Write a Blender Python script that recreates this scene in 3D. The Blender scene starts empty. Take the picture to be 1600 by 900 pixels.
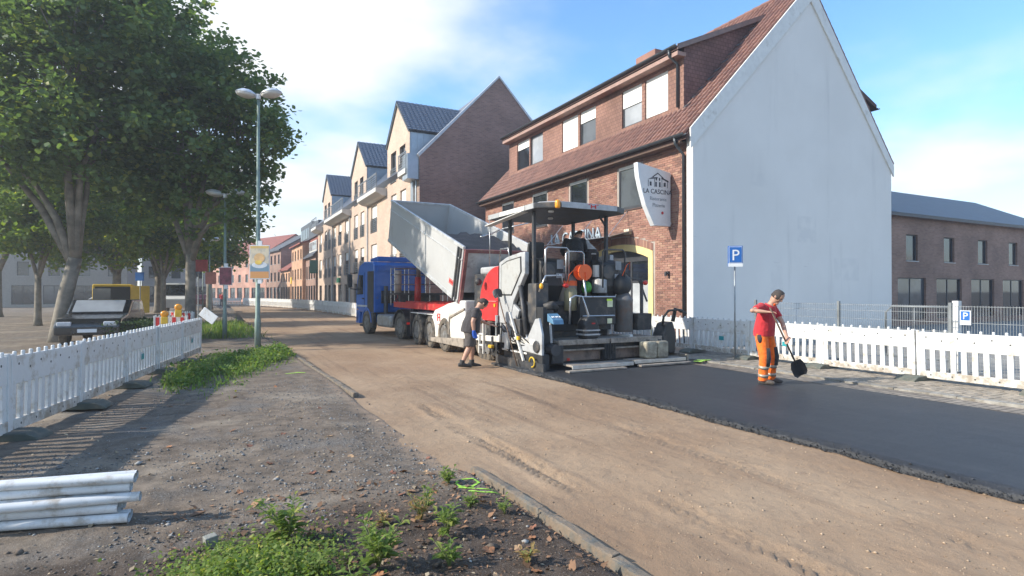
import bpy, bmesh, math, random
import numpy as np
from mathutils import Vector, Matrix
random.seed(11); rng = np.random.default_rng(7)
S = bpy.context.scene; C = S.collection
R_ = math.radians
# ------------------------------------------------------------ camera, sky, sun, exposure
YAW = math.atan(464/900)
cam = bpy.data.cameras.new('camera'); cam.sensor_width = 36; cam.lens = 900/1600*36; cam.clip_end = 6000; cam.clip_start = .05
co = bpy.data.objects.new('camera', cam); C.objects.link(co); S.camera = co
co.location = (0, 0, 1.75); co.rotation_euler = (math.pi/2+math.atan(6/900), 0, -YAW)
SUN = Vector((-1, .24, .60)).normalized()
W = bpy.data.worlds.new('World'); S.world = W; W.use_nodes = True
def world():
    nt = W.node_tree; N = nt.nodes; L = nt.links; N.clear()
    def n(t, **k):
        o = N.new(t)
        for a, b in k.items(): setattr(o, a, b)
        return o
    def mth(op, a, b=None, clamp=False):
        m = n('ShaderNodeMath', operation=op, use_clamp=clamp)
        for i, v in enumerate((a, b)):
            if v is None: continue
            if isinstance(v, (int, float)): m.inputs[i].default_value = v
            else: L.new(v, m.inputs[i])
        return m.outputs[0]
    sky = n('ShaderNodeTexSky', sky_type='NISHITA', sun_disc=False)
    sky.sun_elevation = math.asin(SUN.z); sky.sun_rotation = math.atan2(SUN.x, SUN.y)
    sky.air_density = 1.0; sky.dust_density = .6; sky.ozone_density = 1.0
    tc = n('ShaderNodeTexCoord'); sp = n('ShaderNodeSeparateXYZ'); L.new(tc.outputs['Generated'], sp.inputs[0])
    zz = mth('ADD', mth('MAXIMUM', sp.outputs[2], 0.0), .16)
    cx = mth('DIVIDE', sp.outputs[0], zz); cy = mth('DIVIDE', sp.outputs[1], zz)
    cb = n('ShaderNodeCombineXYZ'); L.new(cx, cb.inputs[0]); L.new(cy, cb.inputs[1]); cb.inputs[2].default_value = 21.
    mp = n('ShaderNodeMapping'); mp.inputs['Rotation'].default_value = (0, 0, R_(SKYROT)); L.new(cb.outputs[0], mp.inputs[0]); cb = mp
    n1 = n('ShaderNodeTexNoise'); n1.inputs['Scale'].default_value = .55; n1.inputs['Detail'].default_value = 7; n1.inputs['Roughness'].default_value = .52
    L.new(cb.outputs[0], n1.inputs['Vector'])
    rp = n('ShaderNodeMapRange'); rp.interpolation_type = 'SMOOTHSTEP'
    rp.inputs[1].default_value = .45; rp.inputs[2].default_value = .64; L.new(n1.outputs[0], rp.inputs[0])
    n2 = n('ShaderNodeTexNoise'); n2.inputs['Scale'].default_value = 2.2; n2.inputs['Detail'].default_value = 5; L.new(cb.outputs[0], n2.inputs['Vector'])
    cl = n('ShaderNodeMix', data_type='RGBA'); cl.inputs[6].default_value = (3.35, 3.5, 3.6, 1); cl.inputs[7].default_value = (4.1, 4.1, 4.05, 1)
    L.new(n2.outputs[0], cl.inputs[0])
    hz = n('ShaderNodeMapRange'); hz.interpolation_type = 'SMOOTHSTEP'; hz.inputs[1].default_value = .30; hz.inputs[2].default_value = .0; L.new(sp.outputs[2], hz.inputs[0])
    mx = n('ShaderNodeMix', data_type='RGBA'); L.new(mth('MAXIMUM', mth('MULTIPLY', rp.outputs[0], .93), mth('MULTIPLY', hz.outputs[0], .8)), mx.inputs[0])
    gain = n('ShaderNodeMix', data_type='RGBA', blend_type='MULTIPLY'); gain.inputs[0].default_value = 1; gain.inputs[7].default_value = (SKYG[0], SKYG[1], SKYG[2], 1)
    L.new(sky.outputs[0], gain.inputs[6])
    L.new(gain.outputs[2], mx.inputs[6]); L.new(cl.outputs[2], mx.inputs[7])
    bg = n('ShaderNodeBackground'); bg.inputs[1].default_value = .135; L.new(mx.outputs[2], bg.inputs[0])
    out = n('ShaderNodeOutputWorld'); L.new(bg.outputs[0], out.inputs[0])
SKYROT = -30
SKYG = (.62, .88, 1.05)
world()
sl = bpy.data.lights.new('sun', 'SUN'); sl.energy = 3.0; sl.angle = R_(.8); sl.color = (1, .92, .80)
so = bpy.data.objects.new('sun', sl); C.objects.link(so); so.rotation_euler = SUN.to_track_quat('Z', 'Y').to_euler(); so.location = SUN*60
S.view_settings.view_transform = 'Standard'; S.view_settings.look = 'None'; S.view_settings.gamma = 1; S.view_settings.use_curve_mapping = False
S.view_settings.exposure = 1.22
S.cycles.max_bounces = 6; S.cycles.diffuse_bounces = 4; S.cycles.glossy_bounces = 3; S.cycles.transmission_bounces = 5; S.cycles.transparent_max_bounces = 8
S.cycles.use_denoising = True; S.cycles.caustics_reflective = False; S.cycles.caustics_refractive = False

# ------------------------------------------------------------ helpers
ORG = {}
def tag(o, label=None, cat=None, group=None, kind=None):
    if label: o['label'] = label
    if cat: o['category'] = cat
    if group: o['group'] = group
    if kind: o['kind'] = kind
    return o
def thing(name, label, cat, loc=(0, 0, 0), rz=0, group=None):
    o = bpy.data.objects.new(name, None); C.objects.link(o); o.empty_display_size = .2
    o.location = loc; o.rotation_euler = (0, 0, rz)
    ORG[o.name] = Matrix.Translation(Vector(loc)) @ Matrix.Rotation(rz, 4, 'Z')
    return tag(o, label, cat, group)
def link(name, me, parent=None):
    o = bpy.data.objects.new(name, me); C.objects.link(o)
    if parent is not None:
        o.parent = parent
        if parent.name in ORG: ORG[o.name] = ORG[parent.name]
    return o
def kids(o): return [c for c in bpy.data.objects if c.parent == o]
def tree_of(o):
    return (o, [tree_of(c) for c in kids(o)])
def copy_tree(t, parent=None):
    c = t[0].copy(); C.objects.link(c); c.parent = parent
    for k in t[1]: copy_tree(k, c)
    return c
class MB:
    def __init__(s): s.v = []; s.f = []
    def add(s, vs, fs):
        b = len(s.v); s.v += [tuple(v) for v in vs]; s.f += [tuple(i+b for i in f) for f in fs]; return s
    def bx(s, x0, x1, y0, y1, z0, z1):
        return s.add([(x0,y0,z0),(x1,y0,z0),(x1,y1,z0),(x0,y1,z0),(x0,y0,z1),(x1,y0,z1),(x1,y1,z1),(x0,y1,z1)],
                     [(0,3,2,1),(4,5,6,7),(0,1,5,4),(1,2,6,5),(2,3,7,6),(3,0,4,7)])
    def box(s, c, d, M=None):
        x, y, z = d[0]/2, d[1]/2, d[2]/2; c = Vector(c)
        vs = [Vector(p) for p in [(-x,-y,-z),(x,-y,-z),(x,y,-z),(-x,y,-z),(-x,-y,z),(x,-y,z),(x,y,z),(-x,y,z)]]
        if M is not None: vs = [M @ v for v in vs]
        return s.add([v+c for v in vs], [(0,3,2,1),(4,5,6,7),(0,1,5,4),(1,2,6,5),(2,3,7,6),(3,0,4,7)])
    def bar(s, a, b, w, h):
        a, b = Vector(a), Vector(b); d = b-a
        M = d.to_track_quat('Y', 'Z').to_matrix()
        return s.box((a+b)/2, (w, d.length, h), M)
    def prism(s, poly, ax, a, b):
        n = len(poly)
        def mk(p, t): return {'x': (t, p[0], p[1]), 'y': (p[0], t, p[1]), 'z': (p[0], p[1], t)}[ax]
        vs = [mk(p, a) for p in poly]+[mk(p, b) for p in poly]
        return s.add(vs, [tuple(range(n)), tuple(range(2*n-1, n-1, -1))]+[(i, (i+1) % n, n+(i+1) % n, n+i) for i in range(n)])
    def tube(s, pts, r, n=8, side=None, cap=True):
        pts = [Vector(p) for p in pts]; m = len(pts)
        if not isinstance(r, (list, tuple)): r = [r]*m
        vs = []; prev = None
        for i, p in enumerate(pts):
            t = (pts[min(i+1, m-1)]-pts[max(i-1, 0)]).normalized()
            if side is not None: ref = Vector(side)
            elif prev is not None: ref = prev
            else: ref = Vector((1, 0, 0)) if abs(t.x) < .8 else Vector((0, 1, 0))
            u = (ref-t*ref.dot(t))
            if u.length < 1e-4: u = t.orthogonal()
            u.normalize(); w = t.cross(u); prev = u
            ra, rb = r[i] if isinstance(r[i], (list, tuple)) else (r[i], r[i])
            for k in range(n):
                a = 2*math.pi*k/n; vs.append(p+u*math.cos(a)*ra+w*math.sin(a)*rb)
        fs = [(i*n+k, i*n+(k+1) % n, (i+1)*n+(k+1) % n, (i+1)*n+k) for i in range(m-1) for k in range(n)]
        if cap: fs += [tuple(range(n-1, -1, -1)), tuple((m-1)*n+k for k in range(n))]
        return s.add(vs, fs)
    def lathe(s, prof, c=(0, 0, 0), ax='z', n=16, M=None):
        m = len(prof); vs = []; c = Vector(c)
        for r, h in prof:
            for k in range(n):
                a = 2*math.pi*k/n; x, y = r*math.cos(a), r*math.sin(a)
                p = Vector({'z': (x, y, h), 'x': (h, x, y), 'y': (x, h, y)}[ax])
                vs.append((M @ p if M is not None else p)+c)
        fs = [(i*n+k, i*n+(k+1) % n, (i+1)*n+(k+1) % n, (i+1)*n+k) for i in range(m-1) for k in range(n)]
        if prof[0][0] > 1e-5: fs.append(tuple(range(n-1, -1, -1)))
        if prof[-1][0] > 1e-5: fs.append(tuple((m-1)*n+k for k in range(n)))
        return s.add(vs, fs)
    def ball(s, c, r, n=10, m=7):
        r = r if isinstance(r, (list, tuple)) else (r, r, r)
        prof = [(max(math.sin(math.pi*i/m), 1e-3), -math.cos(math.pi*i/m)) for i in range(m+1)]
        return s.lathe(prof, c, 'z', n, Matrix.Diagonal(Vector(r)))
    def text(s, t, size, M, depth=.01):
        vs, fs = text_mesh(t)
        return s.add([M @ Vector((v[0]*size, v[1]*size, v[2]*depth)) for v in vs], fs)
    def mesh(s, name, mat, smooth=False, fix=True):
        me = bpy.data.meshes.new(name); me.from_pydata([tuple(v) for v in s.v], [], s.f)
        if fix:
            bm = bmesh.new(); bm.from_mesh(me); bmesh.ops.recalc_face_normals(bm, faces=bm.faces); bm.to_mesh(me); bm.free()
        if mat: me.materials.append(mat)
        if smooth:
            me.shade_smooth()
        return me
    def build(s, name, mat, parent=None, bevel=0, smooth=False, world=False, fix=True, auto=False):
        if world and parent is not None and parent.name in ORG:
            Mi = ORG[parent.name].inverted(); s.v = [tuple(Mi @ Vector(v)) for v in s.v]
        o = link(name, s.mesh(name, mat, smooth or auto, fix), parent)
        if auto:
            me = o.data; bm = bmesh.new(); bm.from_mesh(me)
            for e in bm.edges:
                if len(e.link_faces) == 2 and e.calc_face_angle(0) > R_(35): e.smooth = False
            bm.to_mesh(me); bm.free()
        if bevel:
            b = o.modifiers.new('bevel', 'BEVEL'); b.width = bevel; b.segments = 2; b.limit_method = 'ANGLE'; b.angle_limit = R_(40)
        return o
TXT = {}
def text_mesh(t):
    if t not in TXT:
        cu = bpy.data.curves.new('lettering', 'FONT'); cu.body = t; cu.extrude = .5; cu.align_x = 'CENTER'; cu.resolution_u = 3
        o = bpy.data.objects.new('lettering', cu); C.objects.link(o)
        dg = bpy.context.evaluated_depsgraph_get(); me = bpy.data.meshes.new_from_object(o.evaluated_get(dg))
        TXT[t] = ([tuple(v.co) for v in me.vertices], [tuple(p.vertices) for p in me.polygons])
        bpy.data.objects.remove(o); bpy.data.curves.remove(cu); bpy.data.meshes.remove(me)
    return TXT[t]
for t_ in ('LA CASCINA', 'Ristorante', 'Pizzeria', 'P'): text_mesh(t_)
# ------------------------------------------------------------ materials
MT = {}
class NT:
    def __init__(s, name):
        s.m = bpy.data.materials.new(name); s.m.use_nodes = True; s.t = s.m.node_tree; s.N = s.t.nodes; s.L = s.t.links
        s.p = s.N['Principled BSDF']; s.out = s.N['Material Output']
    def n(s, t, ins=None, **k):
        o = s.N.new(t)
        for a, b in k.items(): setattr(o, a, b)
        for i, v in (ins or {}).items():
            if isinstance(v, bpy.types.NodeSocket): s.L.new(v, o.inputs[i])
            else: o.inputs[i].default_value = v
        return o
    def math(s, op, a, b=0., c=0., clamp=False): return s.n('ShaderNodeMath', {0: a, 1: b, 2: c}, operation=op, use_clamp=clamp).outputs[0]
    def noise(s, scale, detail=4, rough=.55, vec=None, dist=0.):
        o = s.n('ShaderNodeTexNoise', {'Scale': scale, 'Detail': detail, 'Roughness': rough, 'Distortion': dist})
        s.L.new(vec if vec is not None else s.pos(), o.inputs['Vector']); return o.outputs[0]
    def pos(s):
        if not hasattr(s, '_p'): s._p = s.n('ShaderNodeNewGeometry').outputs['Position']
        return s._p
    def obj(s):
        if not hasattr(s, '_o'): s._o = s.n('ShaderNodeTexCoord').outputs['Object']
        return s._o
    def ramp(s, f, lo, hi, smooth=True):
        o = s.n('ShaderNodeMapRange', {0: f, 1: lo, 2: hi}); o.clamp = True
        if smooth: o.interpolation_type = 'SMOOTHSTEP'
        return o.outputs[0]
    def mix(s, f, a, b, mode='MIX'):
        o = s.n('ShaderNodeMix', data_type='RGBA', blend_type=mode)
        for i, v in ((0, f), (6, a), (7, b)):
            if isinstance(v, bpy.types.NodeSocket): s.L.new(v, o.inputs[i])
            elif i == 0: o.inputs[0].default_value = v
            else: o.inputs[i].default_value = (*v[:3], 1)
        return o.outputs[2]
    def set(s, k, v):
        if isinstance(v, bpy.types.NodeSocket): s.L.new(v, s.p.inputs[k])
        else: s.p.inputs[k].default_value = (*v, 1) if isinstance(v, tuple) and len(v) == 3 else v
    def bump(s, h, strength=.5, dist=.01, prev=None):
        ins = {'Strength': strength, 'Distance': dist, 'Height': h}
        if prev is not None: ins['Normal'] = prev
        b = s.n('ShaderNodeBump', ins).outputs[0]; s.L.new(b, s.p.inputs['Normal']); return b
def M(name, col, rough=.55, metal=0., var=.18, scale=5., bump=0., bscale=60., dirt=None, dirt_amt=.5, dscale=3., spec=.5, coat=0., island=0.):
    if name in MT: return MT[name]
    t = NT(name); nz = t.noise(scale, 5, .6)
    c = t.mix(t.ramp(nz, .25, .75), tuple(x*(1-var) for x in col), tuple(min(1, x*(1+var)) for x in col))
    if island:
        rp = t.n('ShaderNodeNewGeometry').outputs['Random Per Island']; oi = t.n('ShaderNodeObjectInfo').outputs['Random']
        f = t.math('FRACT', t.math('ADD', rp, t.math('MULTIPLY', oi, 7.31)))
        c = t.mix(1., c, t.mix(f, (1-island,)*3, (1+island,)*3), 'MULTIPLY')
    rr = t.math('ADD', rough, t.math('MULTIPLY', t.math('SUBTRACT', nz, .5), .25))
    if dirt:
        dn = t.ramp(t.noise(dscale, 7, .68), .62-dirt_amt*.35, .82-dirt_amt*.25); dn = t.math('MULTIPLY', dn, .85)
        c = t.mix(dn, c, dirt); rr = t.math('ADD', rr, t.math('MULTIPLY', dn, .25))
    t.set('Base Color', c); t.set('Roughness', t.math('MAXIMUM', rr, .04)); t.set('Metallic', metal); t.set('Specular IOR Level', spec)
    if coat: t.set('Coat Weight', coat); t.set('Coat Roughness', .12)
    if bump: t.bump(t.noise(bscale, 3), bump, .01)
    MT[name] = t.m; return t.m
DUST = (.30, .23, .16); GRIME = (.07, .065, .06)
def brick_mat(name, axes, c1, c2, mortar, w=.25, h=.0775, mort=.010, depth=.5, var=(.75, 1.2), joint_soft=.1, offset=.5):
    t = NT(name); sp = t.n('ShaderNodeSeparateXYZ', {0: t.pos()})
    cb = t.n('ShaderNodeCombineXYZ', {0: sp.outputs['XYZ'.index(axes[0])], 1: sp.outputs['XYZ'.index(axes[1])]})
    b = t.n('ShaderNodeTexBrick', {'Vector': cb.outputs[0], 'Color1': (*c1, 1), 'Color2': (*c2, 1), 'Mortar': (*mortar, 1), 'Scale': 1., 'Mortar Size': mort, 'Mortar Smooth': joint_soft, 'Bias': 0., 'Brick Width': w, 'Row Height': h}, offset=offset)
    c = b.outputs[0]
    big = t.ramp(t.noise(.5, 5, .6), .3, .7)
    c = t.mix(1., c, t.mix(big, (var[0],)*3, (var[1],)*3), 'MULTIPLY')
    t.set('Base Color', c); t.set('Roughness', .85)
    hgt = t.math('ADD', t.math('MULTIPLY', b.outputs[1], -1.), t.math('MULTIPLY', t.noise(60, 3), .25))
    t.bump(hgt, depth, .008); MT[name] = t.m; return t.m
def glass_mat(name, col, rough=.04, var=.3):
    t = NT(name); c = t.mix(t.ramp(t.noise(.9, 3), .35, .65), tuple(x*(1-var) for x in col), tuple(x*(1+var) for x in col))
    t.set('Base Color', c); t.set('Roughness', rough); t.set('Specular IOR Level', .9); t.bump(t.noise(1.2, 1), .03, .05); MT[name] = t.m; return t.m
def leaf_mat(name, cols, trans=.45):
    t = NT(name); g = t.n('ShaderNodeNewGeometry'); f = g.outputs['Random Per Island']
    big = t.ramp(t.noise(.35, 3), .3, .7)
    c = t.mix(f, cols[0], cols[1]); c = t.mix(t.math('MULTIPLY', t.ramp(f, .80, 1.0), t.math('ADD', .2, t.math('MULTIPLY', big, .8))), c, cols[2])
    t.set('Base Color', c); t.set('Roughness', .55); t.set('Specular IOR Level', .3)
    tr = t.n('ShaderNodeBsdfTranslucent', {0: t.mix(1., c, (1.3, 1.35, .55), 'MULTIPLY')})
    ms = t.n('ShaderNodeMixShader', {0: trans, 1: t.p.outputs[0], 2: tr.outputs[0]}); t.L.new(ms.outputs[0], t.out.inputs[0]); MT[name] = t.m; return t.m
def emit_mat(name, col, e):
    t = NT(name); t.set('Base Color', col); t.set('Emission Color', col); t.set('Emission Strength', e); t.set('Roughness', .3); MT[name] = t.m; return t.m

# numpy value noise for ground relief
_T = rng.random((256, 256))
def vnoise(x, y):
    xi = np.floor(x).astype(int); yi = np.floor(y).astype(int); fx = x-xi; fy = y-yi
    fx = fx*fx*(3-2*fx); fy = fy*fy*(3-2*fy); a = lambda i, j: _T[(xi+i) & 255, (yi+j) & 255]
    return (a(0,0)*(1-fx)+a(1,0)*fx)*(1-fy)+(a(0,1)*(1-fx)+a(1,1)*fx)*fy
def fbm(x, y, o=4):
    s = 0; a = 1; t = 0
    for k in range(o): s = s+a*vnoise(x*2**k+17*k, y*2**k+31*k); t += a; a *= .5
    return s/t-.5
def sstep(a, b, x):
    t = np.clip((x-a)/(b-a), 0, 1); return t*t*(3-2*t)
def grid_obj(name, xs, ys, zf, mat, kind='structure', parent=None, xf=None):
    X, Y = np.meshgrid(np.array(xs), np.array(ys)); Z = zf(X, Y)
    if xf is not None: X = xf(X, Y)
    nx, ny = len(xs), len(ys); V = np.stack([X, Y, Z], -1).reshape(-1, 3)
    i = np.arange(nx-1); j = np.arange(ny-1); I, J = np.meshgrid(i, j); a = (J*nx+I).ravel()
    F = np.stack([a, a+1, a+nx+1, a+nx], -1)
    o = link(name, np_mesh(name, V, F, mat, True), parent)
    if kind: o['kind'] = kind
    return o
def np_mesh(name, V, F, mat, smooth=False):
    me = bpy.data.meshes.new(name); n, k = F.shape
    me.vertices.add(len(V)); me.vertices.foreach_set('co', np.ascontiguousarray(V, dtype=np.float32).ravel())
    me.loops.add(n*k); me.loops.foreach_set('vertex_index', np.ascontiguousarray(F, dtype=np.int32).ravel())
    me.polygons.add(n); me.polygons.foreach_set('loop_start', np.arange(0, n*k, k, dtype=np.int32))
    if smooth: me.polygons.foreach_set('use_smooth', np.ones(n, dtype=bool))
    me.update(calc_edges=True)
    if mat: me.materials.append(mat)
    return me
def scatter_mesh(name, proto_v, proto_f, P, Rm, Sc, mat):
    """many small rigid copies joined into one mesh: P (n,3), Rm (n,3,3), Sc (n,) or (n,3)"""
    pv = np.array(proto_v, float); pf = np.array(proto_f, int); n = len(P)
    if Sc.ndim == 1: Sc = Sc[:, None]
    V = np.einsum('nij,nkj->nki', Rm, pv[None]*Sc[:, None, :])+P[:, None, :]
    F = (pf[None]+(np.arange(n)*len(pv))[:, None, None]).reshape(-1, pf.shape[1])
    return np_mesh(name, V.reshape(-1, 3), F, mat)
def rand_rot(n, tilt=math.pi):
    """random rotation matrices"""
    q = rng.normal(size=(n, 4)); q /= np.linalg.norm(q, axis=1)[:, None]; w, x, y, z = q.T
    return np.stack([np.stack([1-2*(y*y+z*z), 2*(x*y-z*w), 2*(x*z+y*w)], -1), np.stack([2*(x*y+z*w), 1-2*(x*x+z*z), 2*(y*z-x*w)], -1), np.stack([2*(x*z-y*w), 2*(y*z+x*w), 1-2*(x*x+y*y)], -1)], 1)
def yaw_tilt(n, tilt):
    a = rng.random(n)*2*math.pi; b = rng.normal(size=n)*tilt; ca, sa, cb, sb = np.cos(a), np.sin(a), np.cos(b), np.sin(b); z = np.zeros(n); o = np.ones(n)
    Rz = np.stack([np.stack([ca, -sa, z], -1), np.stack([sa, ca, z], -1), np.stack([z, z, o], -1)], 1)
    Rx = np.stack([np.stack([o, z, z], -1), np.stack([z, cb, -sb], -1), np.stack([z, sb, cb], -1)], 1)
    return Rz @ Rx
STONE_V = [(0,0,-.6),(1,0,0),(.2,.9,-.1),(-.8,.5,.05),(-.75,-.6,-.05),(.3,-.85,.05),(.1,.05,.62)]
STONE_F = [(0,2,1),(0,3,2),(0,4,3),(0,5,4),(0,1,5),(6,1,2),(6,2,3),(6,3,4),(6,4,5),(6,5,1)]
# ------------------------------------------------------------ ground
def frange(*segs):
    out = []
    for a, b, s in segs:
        n = max(1, int(round((b-a)/s))); out += [a+(b-a)*i/n for i in range(n)]
    return out+[segs[-1][1]]
def sand_mat():
    t = NT('compacted sand'); a = t.noise(.45, 6, .6); b = t.noise(6, 6, .7); c = t.noise(90, 3, .6)
    sp = t.n('ShaderNodeSeparateXYZ', {0: t.pos()})
    st = t.n('ShaderNodeCombineXYZ', {0: t.math('MULTIPLY', sp.outputs[0], 2.6), 1: t.math('MULTIPLY', sp.outputs[1], .16)})
    streak = t.noise(1.0, 5, .6, st.outputs[0])
    col = t.mix(t.ramp(a, .3, .7), (.285, .190, .120), (.385, .276, .182))
    col = t.mix(t.math('MULTIPLY', t.ramp(streak, .52, .72), .75), col, (.195, .132, .090))
    col = t.mix(t.math('MULTIPLY', t.ramp(b, .52, .75), .6), col, (.195, .138, .098))
    col = t.mix(t.math('MULTIPLY', t.ramp(c, .58, .72), .5), col, (.46, .35, .24))
    col = t.mix(t.math('MULTIPLY', t.ramp(t.noise(140, 2), .62, .7), .7), col, (.16, .12, .09))
    t.set('Base Color', col); t.set('Roughness', .95); t.set('Specular IOR Level', .2)
    b1 = t.bump(t.noise(14, 6, .7), .5, .03); t.bump(t.noise(110, 4, .7), .55, .008, b1); return t.m
def verge_mat():
    t = NT('dirt and gravel'); sp = t.n('ShaderNodeSeparateXYZ', {0: t.pos()}); x, y = sp.outputs[0], sp.outputs[1]
    n1 = t.noise(.8, 6, .62); n2 = t.noise(4, 5, .7); n3 = t.noise(60, 3, .6)
    grav = t.mix(t.ramp(n3, .35, .7), (.085, .078, .070), (.25, .232, .21))
    dirt = t.mix(t.ramp(n2, .3, .7), (.115, .090, .068), (.225, .178, .135))
    soil = t.mix(t.ramp(n2, .3, .7), (.050, .037, .029), (.108, .080, .061))
    beige = t.mix(t.ramp(n2, .3, .7), (.23, .19, .145), (.33, .275, .21))
    yw = t.math('ADD', y, t.math('MULTIPLY', t.math('SUBTRACT', n1, .5), 2.2))
    c = t.mix(t.math('MULTIPLY', t.ramp(n1, .50, .66), .8), dirt, grav)
    sand = t.math('MULTIPLY', t.ramp(t.noise(.55, 5, .6), .5, .64), .8); c = t.mix(sand, c, beige)
    c = t.mix(t.ramp(yw, 5.1, 4.3), c, soil)
    rx = t.math('ADD', x, t.math('MULTIPLY', t.math('SUBTRACT', n2, .5), .7))
    c = t.mix(t.math('MULTIPLY', t.ramp(rx, 1.75, 2.25), t.ramp(yw, 4.9, 5.6)), c, (.32, .23, .16))
    c = t.mix(t.math('MULTIPLY', t.ramp(t.noise(120, 2), .6, .7), .5), c, (.42, .40, .37))
    t.set('Base Color', c); t.set('Roughness', .95); t.set('Specular IOR Level', .2)
    b1 = t.bump(t.noise(18, 6, .72), .6, .03); t.bump(t.noise(130, 3, .7), .7, .008, b1); return t.m
SAND = sand_mat(); VERGE = verge_mat()
def tracks(X, Y):
    z = np.zeros_like(X)
    for x0, slope, w, dep, y0, y1 in ((3.02, .01, .17, .030, 4.0, 9.6), (3.52, .01, .15, .022, 1.6, 4.6), (4.95, .012, .16, .014, 1.2, 11.4), (3.75, -.05, .13, .012, 6.5, 12.5)):
        u = X-(x0+slope*(Y-5)+.05*np.sin(Y*.7)); m = sstep(w, w*.75, abs(u))*sstep(y0, y0+1.2, Y)*sstep(y1, y1-1.5, Y)
        ph = (Y+abs(u)*.8)/.105+.5*(u > 0); lug = ((np.abs((ph % 1)-.5)*2 > .5) & (abs(u) > .02)).astype(float)
        z += m*(lug*dep-dep*.6)+sstep(.1, 0, abs(abs(u)-w*1.05))*dep*.35*sstep(y0, y0+1, Y)*sstep(y1, y1-1, Y)
    return z
def base_z(X, Y):
    near = sstep(30, 12, Y)
    z = -.10+fbm(X*.5, Y*.35, 3)*.05+near*(fbm(X*3, Y*3, 5)*.028+tracks(X, Y)*np.clip(1.7*vnoise(X*1.7+5, Y*1.3)-.05+.9*(vnoise(X*9, Y*9)-.5), 0, 1.4)+fbm(X*14, Y*14, 3)*.012)
    return z-sstep(11.5, 13, X)*.05
road = grid_obj('road', frange((1.7, 6.7, .036), (6.7, 13.5, .35)), frange((-4, 1, .5), (1, 12.5, .036), (12.5, 24, .18), (24, 110, 1.2)), base_z, SAND)
KX = lambda Y: 2.36-.028*np.maximum(Y-6, 0)
def verge_z(X, Y):
    edge = sstep(5.2, 5.8, Y)*sstep(11.5, 9, Y)
    z = .0+fbm(X*.6, Y*.6, 4)*.09+fbm(X*4, Y*4, 4)*.03*sstep(20, 9, Y)+fbm(X*16, Y*16, 3)*.014*sstep(9, 5, Y)
    soft = sstep(1.2, 2.1, X)
    return z*(1-.6*soft)-.012*soft-edge*sstep(1.3, 2.35, X)*.09-sstep(-.2, .25, X-KX(Y))*.3
grid_obj('verge', frange((-30, -4, 2), (-4, -1.6, .16), (-1.6, 2.8, .036)), frange((-4, .5, .5), (.5, 9.5, .036), (9.5, 24, .09), (24, 120, 1.5)), verge_z, VERGE)
gm = M('far ground', (.20, .17, .135), .95, var=.25, scale=.3, bump=.4, bscale=8)
g = grid_obj('ground', [-3000, -200, -40, 40, 200, 3000], [-3000, -200, -40, 120, 400, 3000], lambda X, Y: X*0-.30, gm)
# kerb stones along the verge
kerb_m = M('kerb concrete', (.115, .118, .108), .9, var=.35, scale=7, bump=.8, bscale=40, dirt=(.22, .165, .115), dirt_amt=.85, dscale=9)
KERB = thing('kerb', 'broken row of grey kerb stones between verge and sand road', 'kerb'); KERB['kind'] = 'structure'; del KERB['category']
def kerb_stone(a, b, z, tilt=0):
    a, b = Vector(a), Vector(b); d = b-a; m = MB(); L = d.length; w = .09; h = .24; n = 7
    poly = [(-w/2, -h), (w/2, -h), (w/2, -.012), (w/2-.016, 0), (-w/2+.014, 0), (-w/2, -.012)]
    rows = []
    for i in range(n+1):
        y = L*i/n; j = [(p[0]+random.uniform(-.008, .008), y+(random.uniform(-.015, .015) if i in (0, n) else 0), p[1]+random.uniform(-.006, .006)) for p in poly]; rows += j
    k = len(poly); fs = [(i*k+q, i*k+(q+1) % k, (i+1)*k+(q+1) % k, (i+1)*k+q) for i in range(n) for q in range(k)]+[tuple(range(k)), tuple(n*k+q for q in range(k))[::-1]]
    m.add(rows, fs); o = m.build('kerb_stone', kerb_m, KERB)
    o.location = (a.x, a.y, z); o.rotation_euler = (0, tilt, math.atan2(-d.x, d.y)); return o
ys = [(2.2, 3.13), (3.15, 4.10), (4.13, 4.70), (4.72, 5.42)]
nm = ['nearest kerb stone at the picture bottom, edging the weedy soil', 'kerb stone second from the picture bottom beside weedy soil', 'short kerb stone with broken end, third from the picture bottom', 'last kerb stone before the kerb breaks off into gravel']
for i, (a, b) in enumerate(ys):
    tag(kerb_stone((2.42-.01*i, a, 0), (2.40-.012*i+random.uniform(-.02, .02), b, 0), -.024+random.uniform(-.014, .012), random.uniform(-.09, .09)), None)
y = 10.2; i = 0
while y < 24:
    tag(kerb_stone((float(KX(y))-.06, y, 0), (float(KX(y+.98))-.06, y+.98, 0), -.005+random.uniform(-.015, .012), random.uniform(-.05, .05)), None); y += 1.0; i += 1
# gravel on the verge and crumbs on the sand
def ground_z(X, Y):
    return np.where(X < KX(Y), verge_z(X, Y), base_z(X, Y))
def gravel(name, n, xr, yr, sz, mat, dens=None, label='loose stones'):
    x = rng.uniform(*xr, n); y = yr[0]+(yr[1]-yr[0])*rng.random(n)**1.6
    if dens is not None: k = rng.random(n) < dens(x, y); x, y = x[k], y[k]
    z = ground_z(x, y); s = sz*np.exp(rng.normal(size=len(x))*.45)
    me = scatter_mesh(name, STONE_V, STONE_F, np.stack([x, y, z+s*.2], -1), yaw_tilt(len(x), .5), s[:, None]*np.array([[1, .8, .7]]), mat)
    return tag(link(name, me), label, 'gravel', kind='stuff')
gr_m = M('grey gravel', (.20, .192, .182), .85, var=.1, scale=3, island=.55)
sa_m = M('sandy pebbles', (.34, .25, .17), .9, var=.1, scale=3, island=.4)
gravel('gravel', 17000, (-2.6, 2.3), (4.4, 12.5), .0085, gr_m, lambda x, y: np.clip((fbm(x*.9+3, y*.7, 4)+.08)*5, .04, 1)*sstep(4.3, 5.3, y+fbm(x*2, y*2)*1.5), 'loose grey gravel on the dirt verge')
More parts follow.
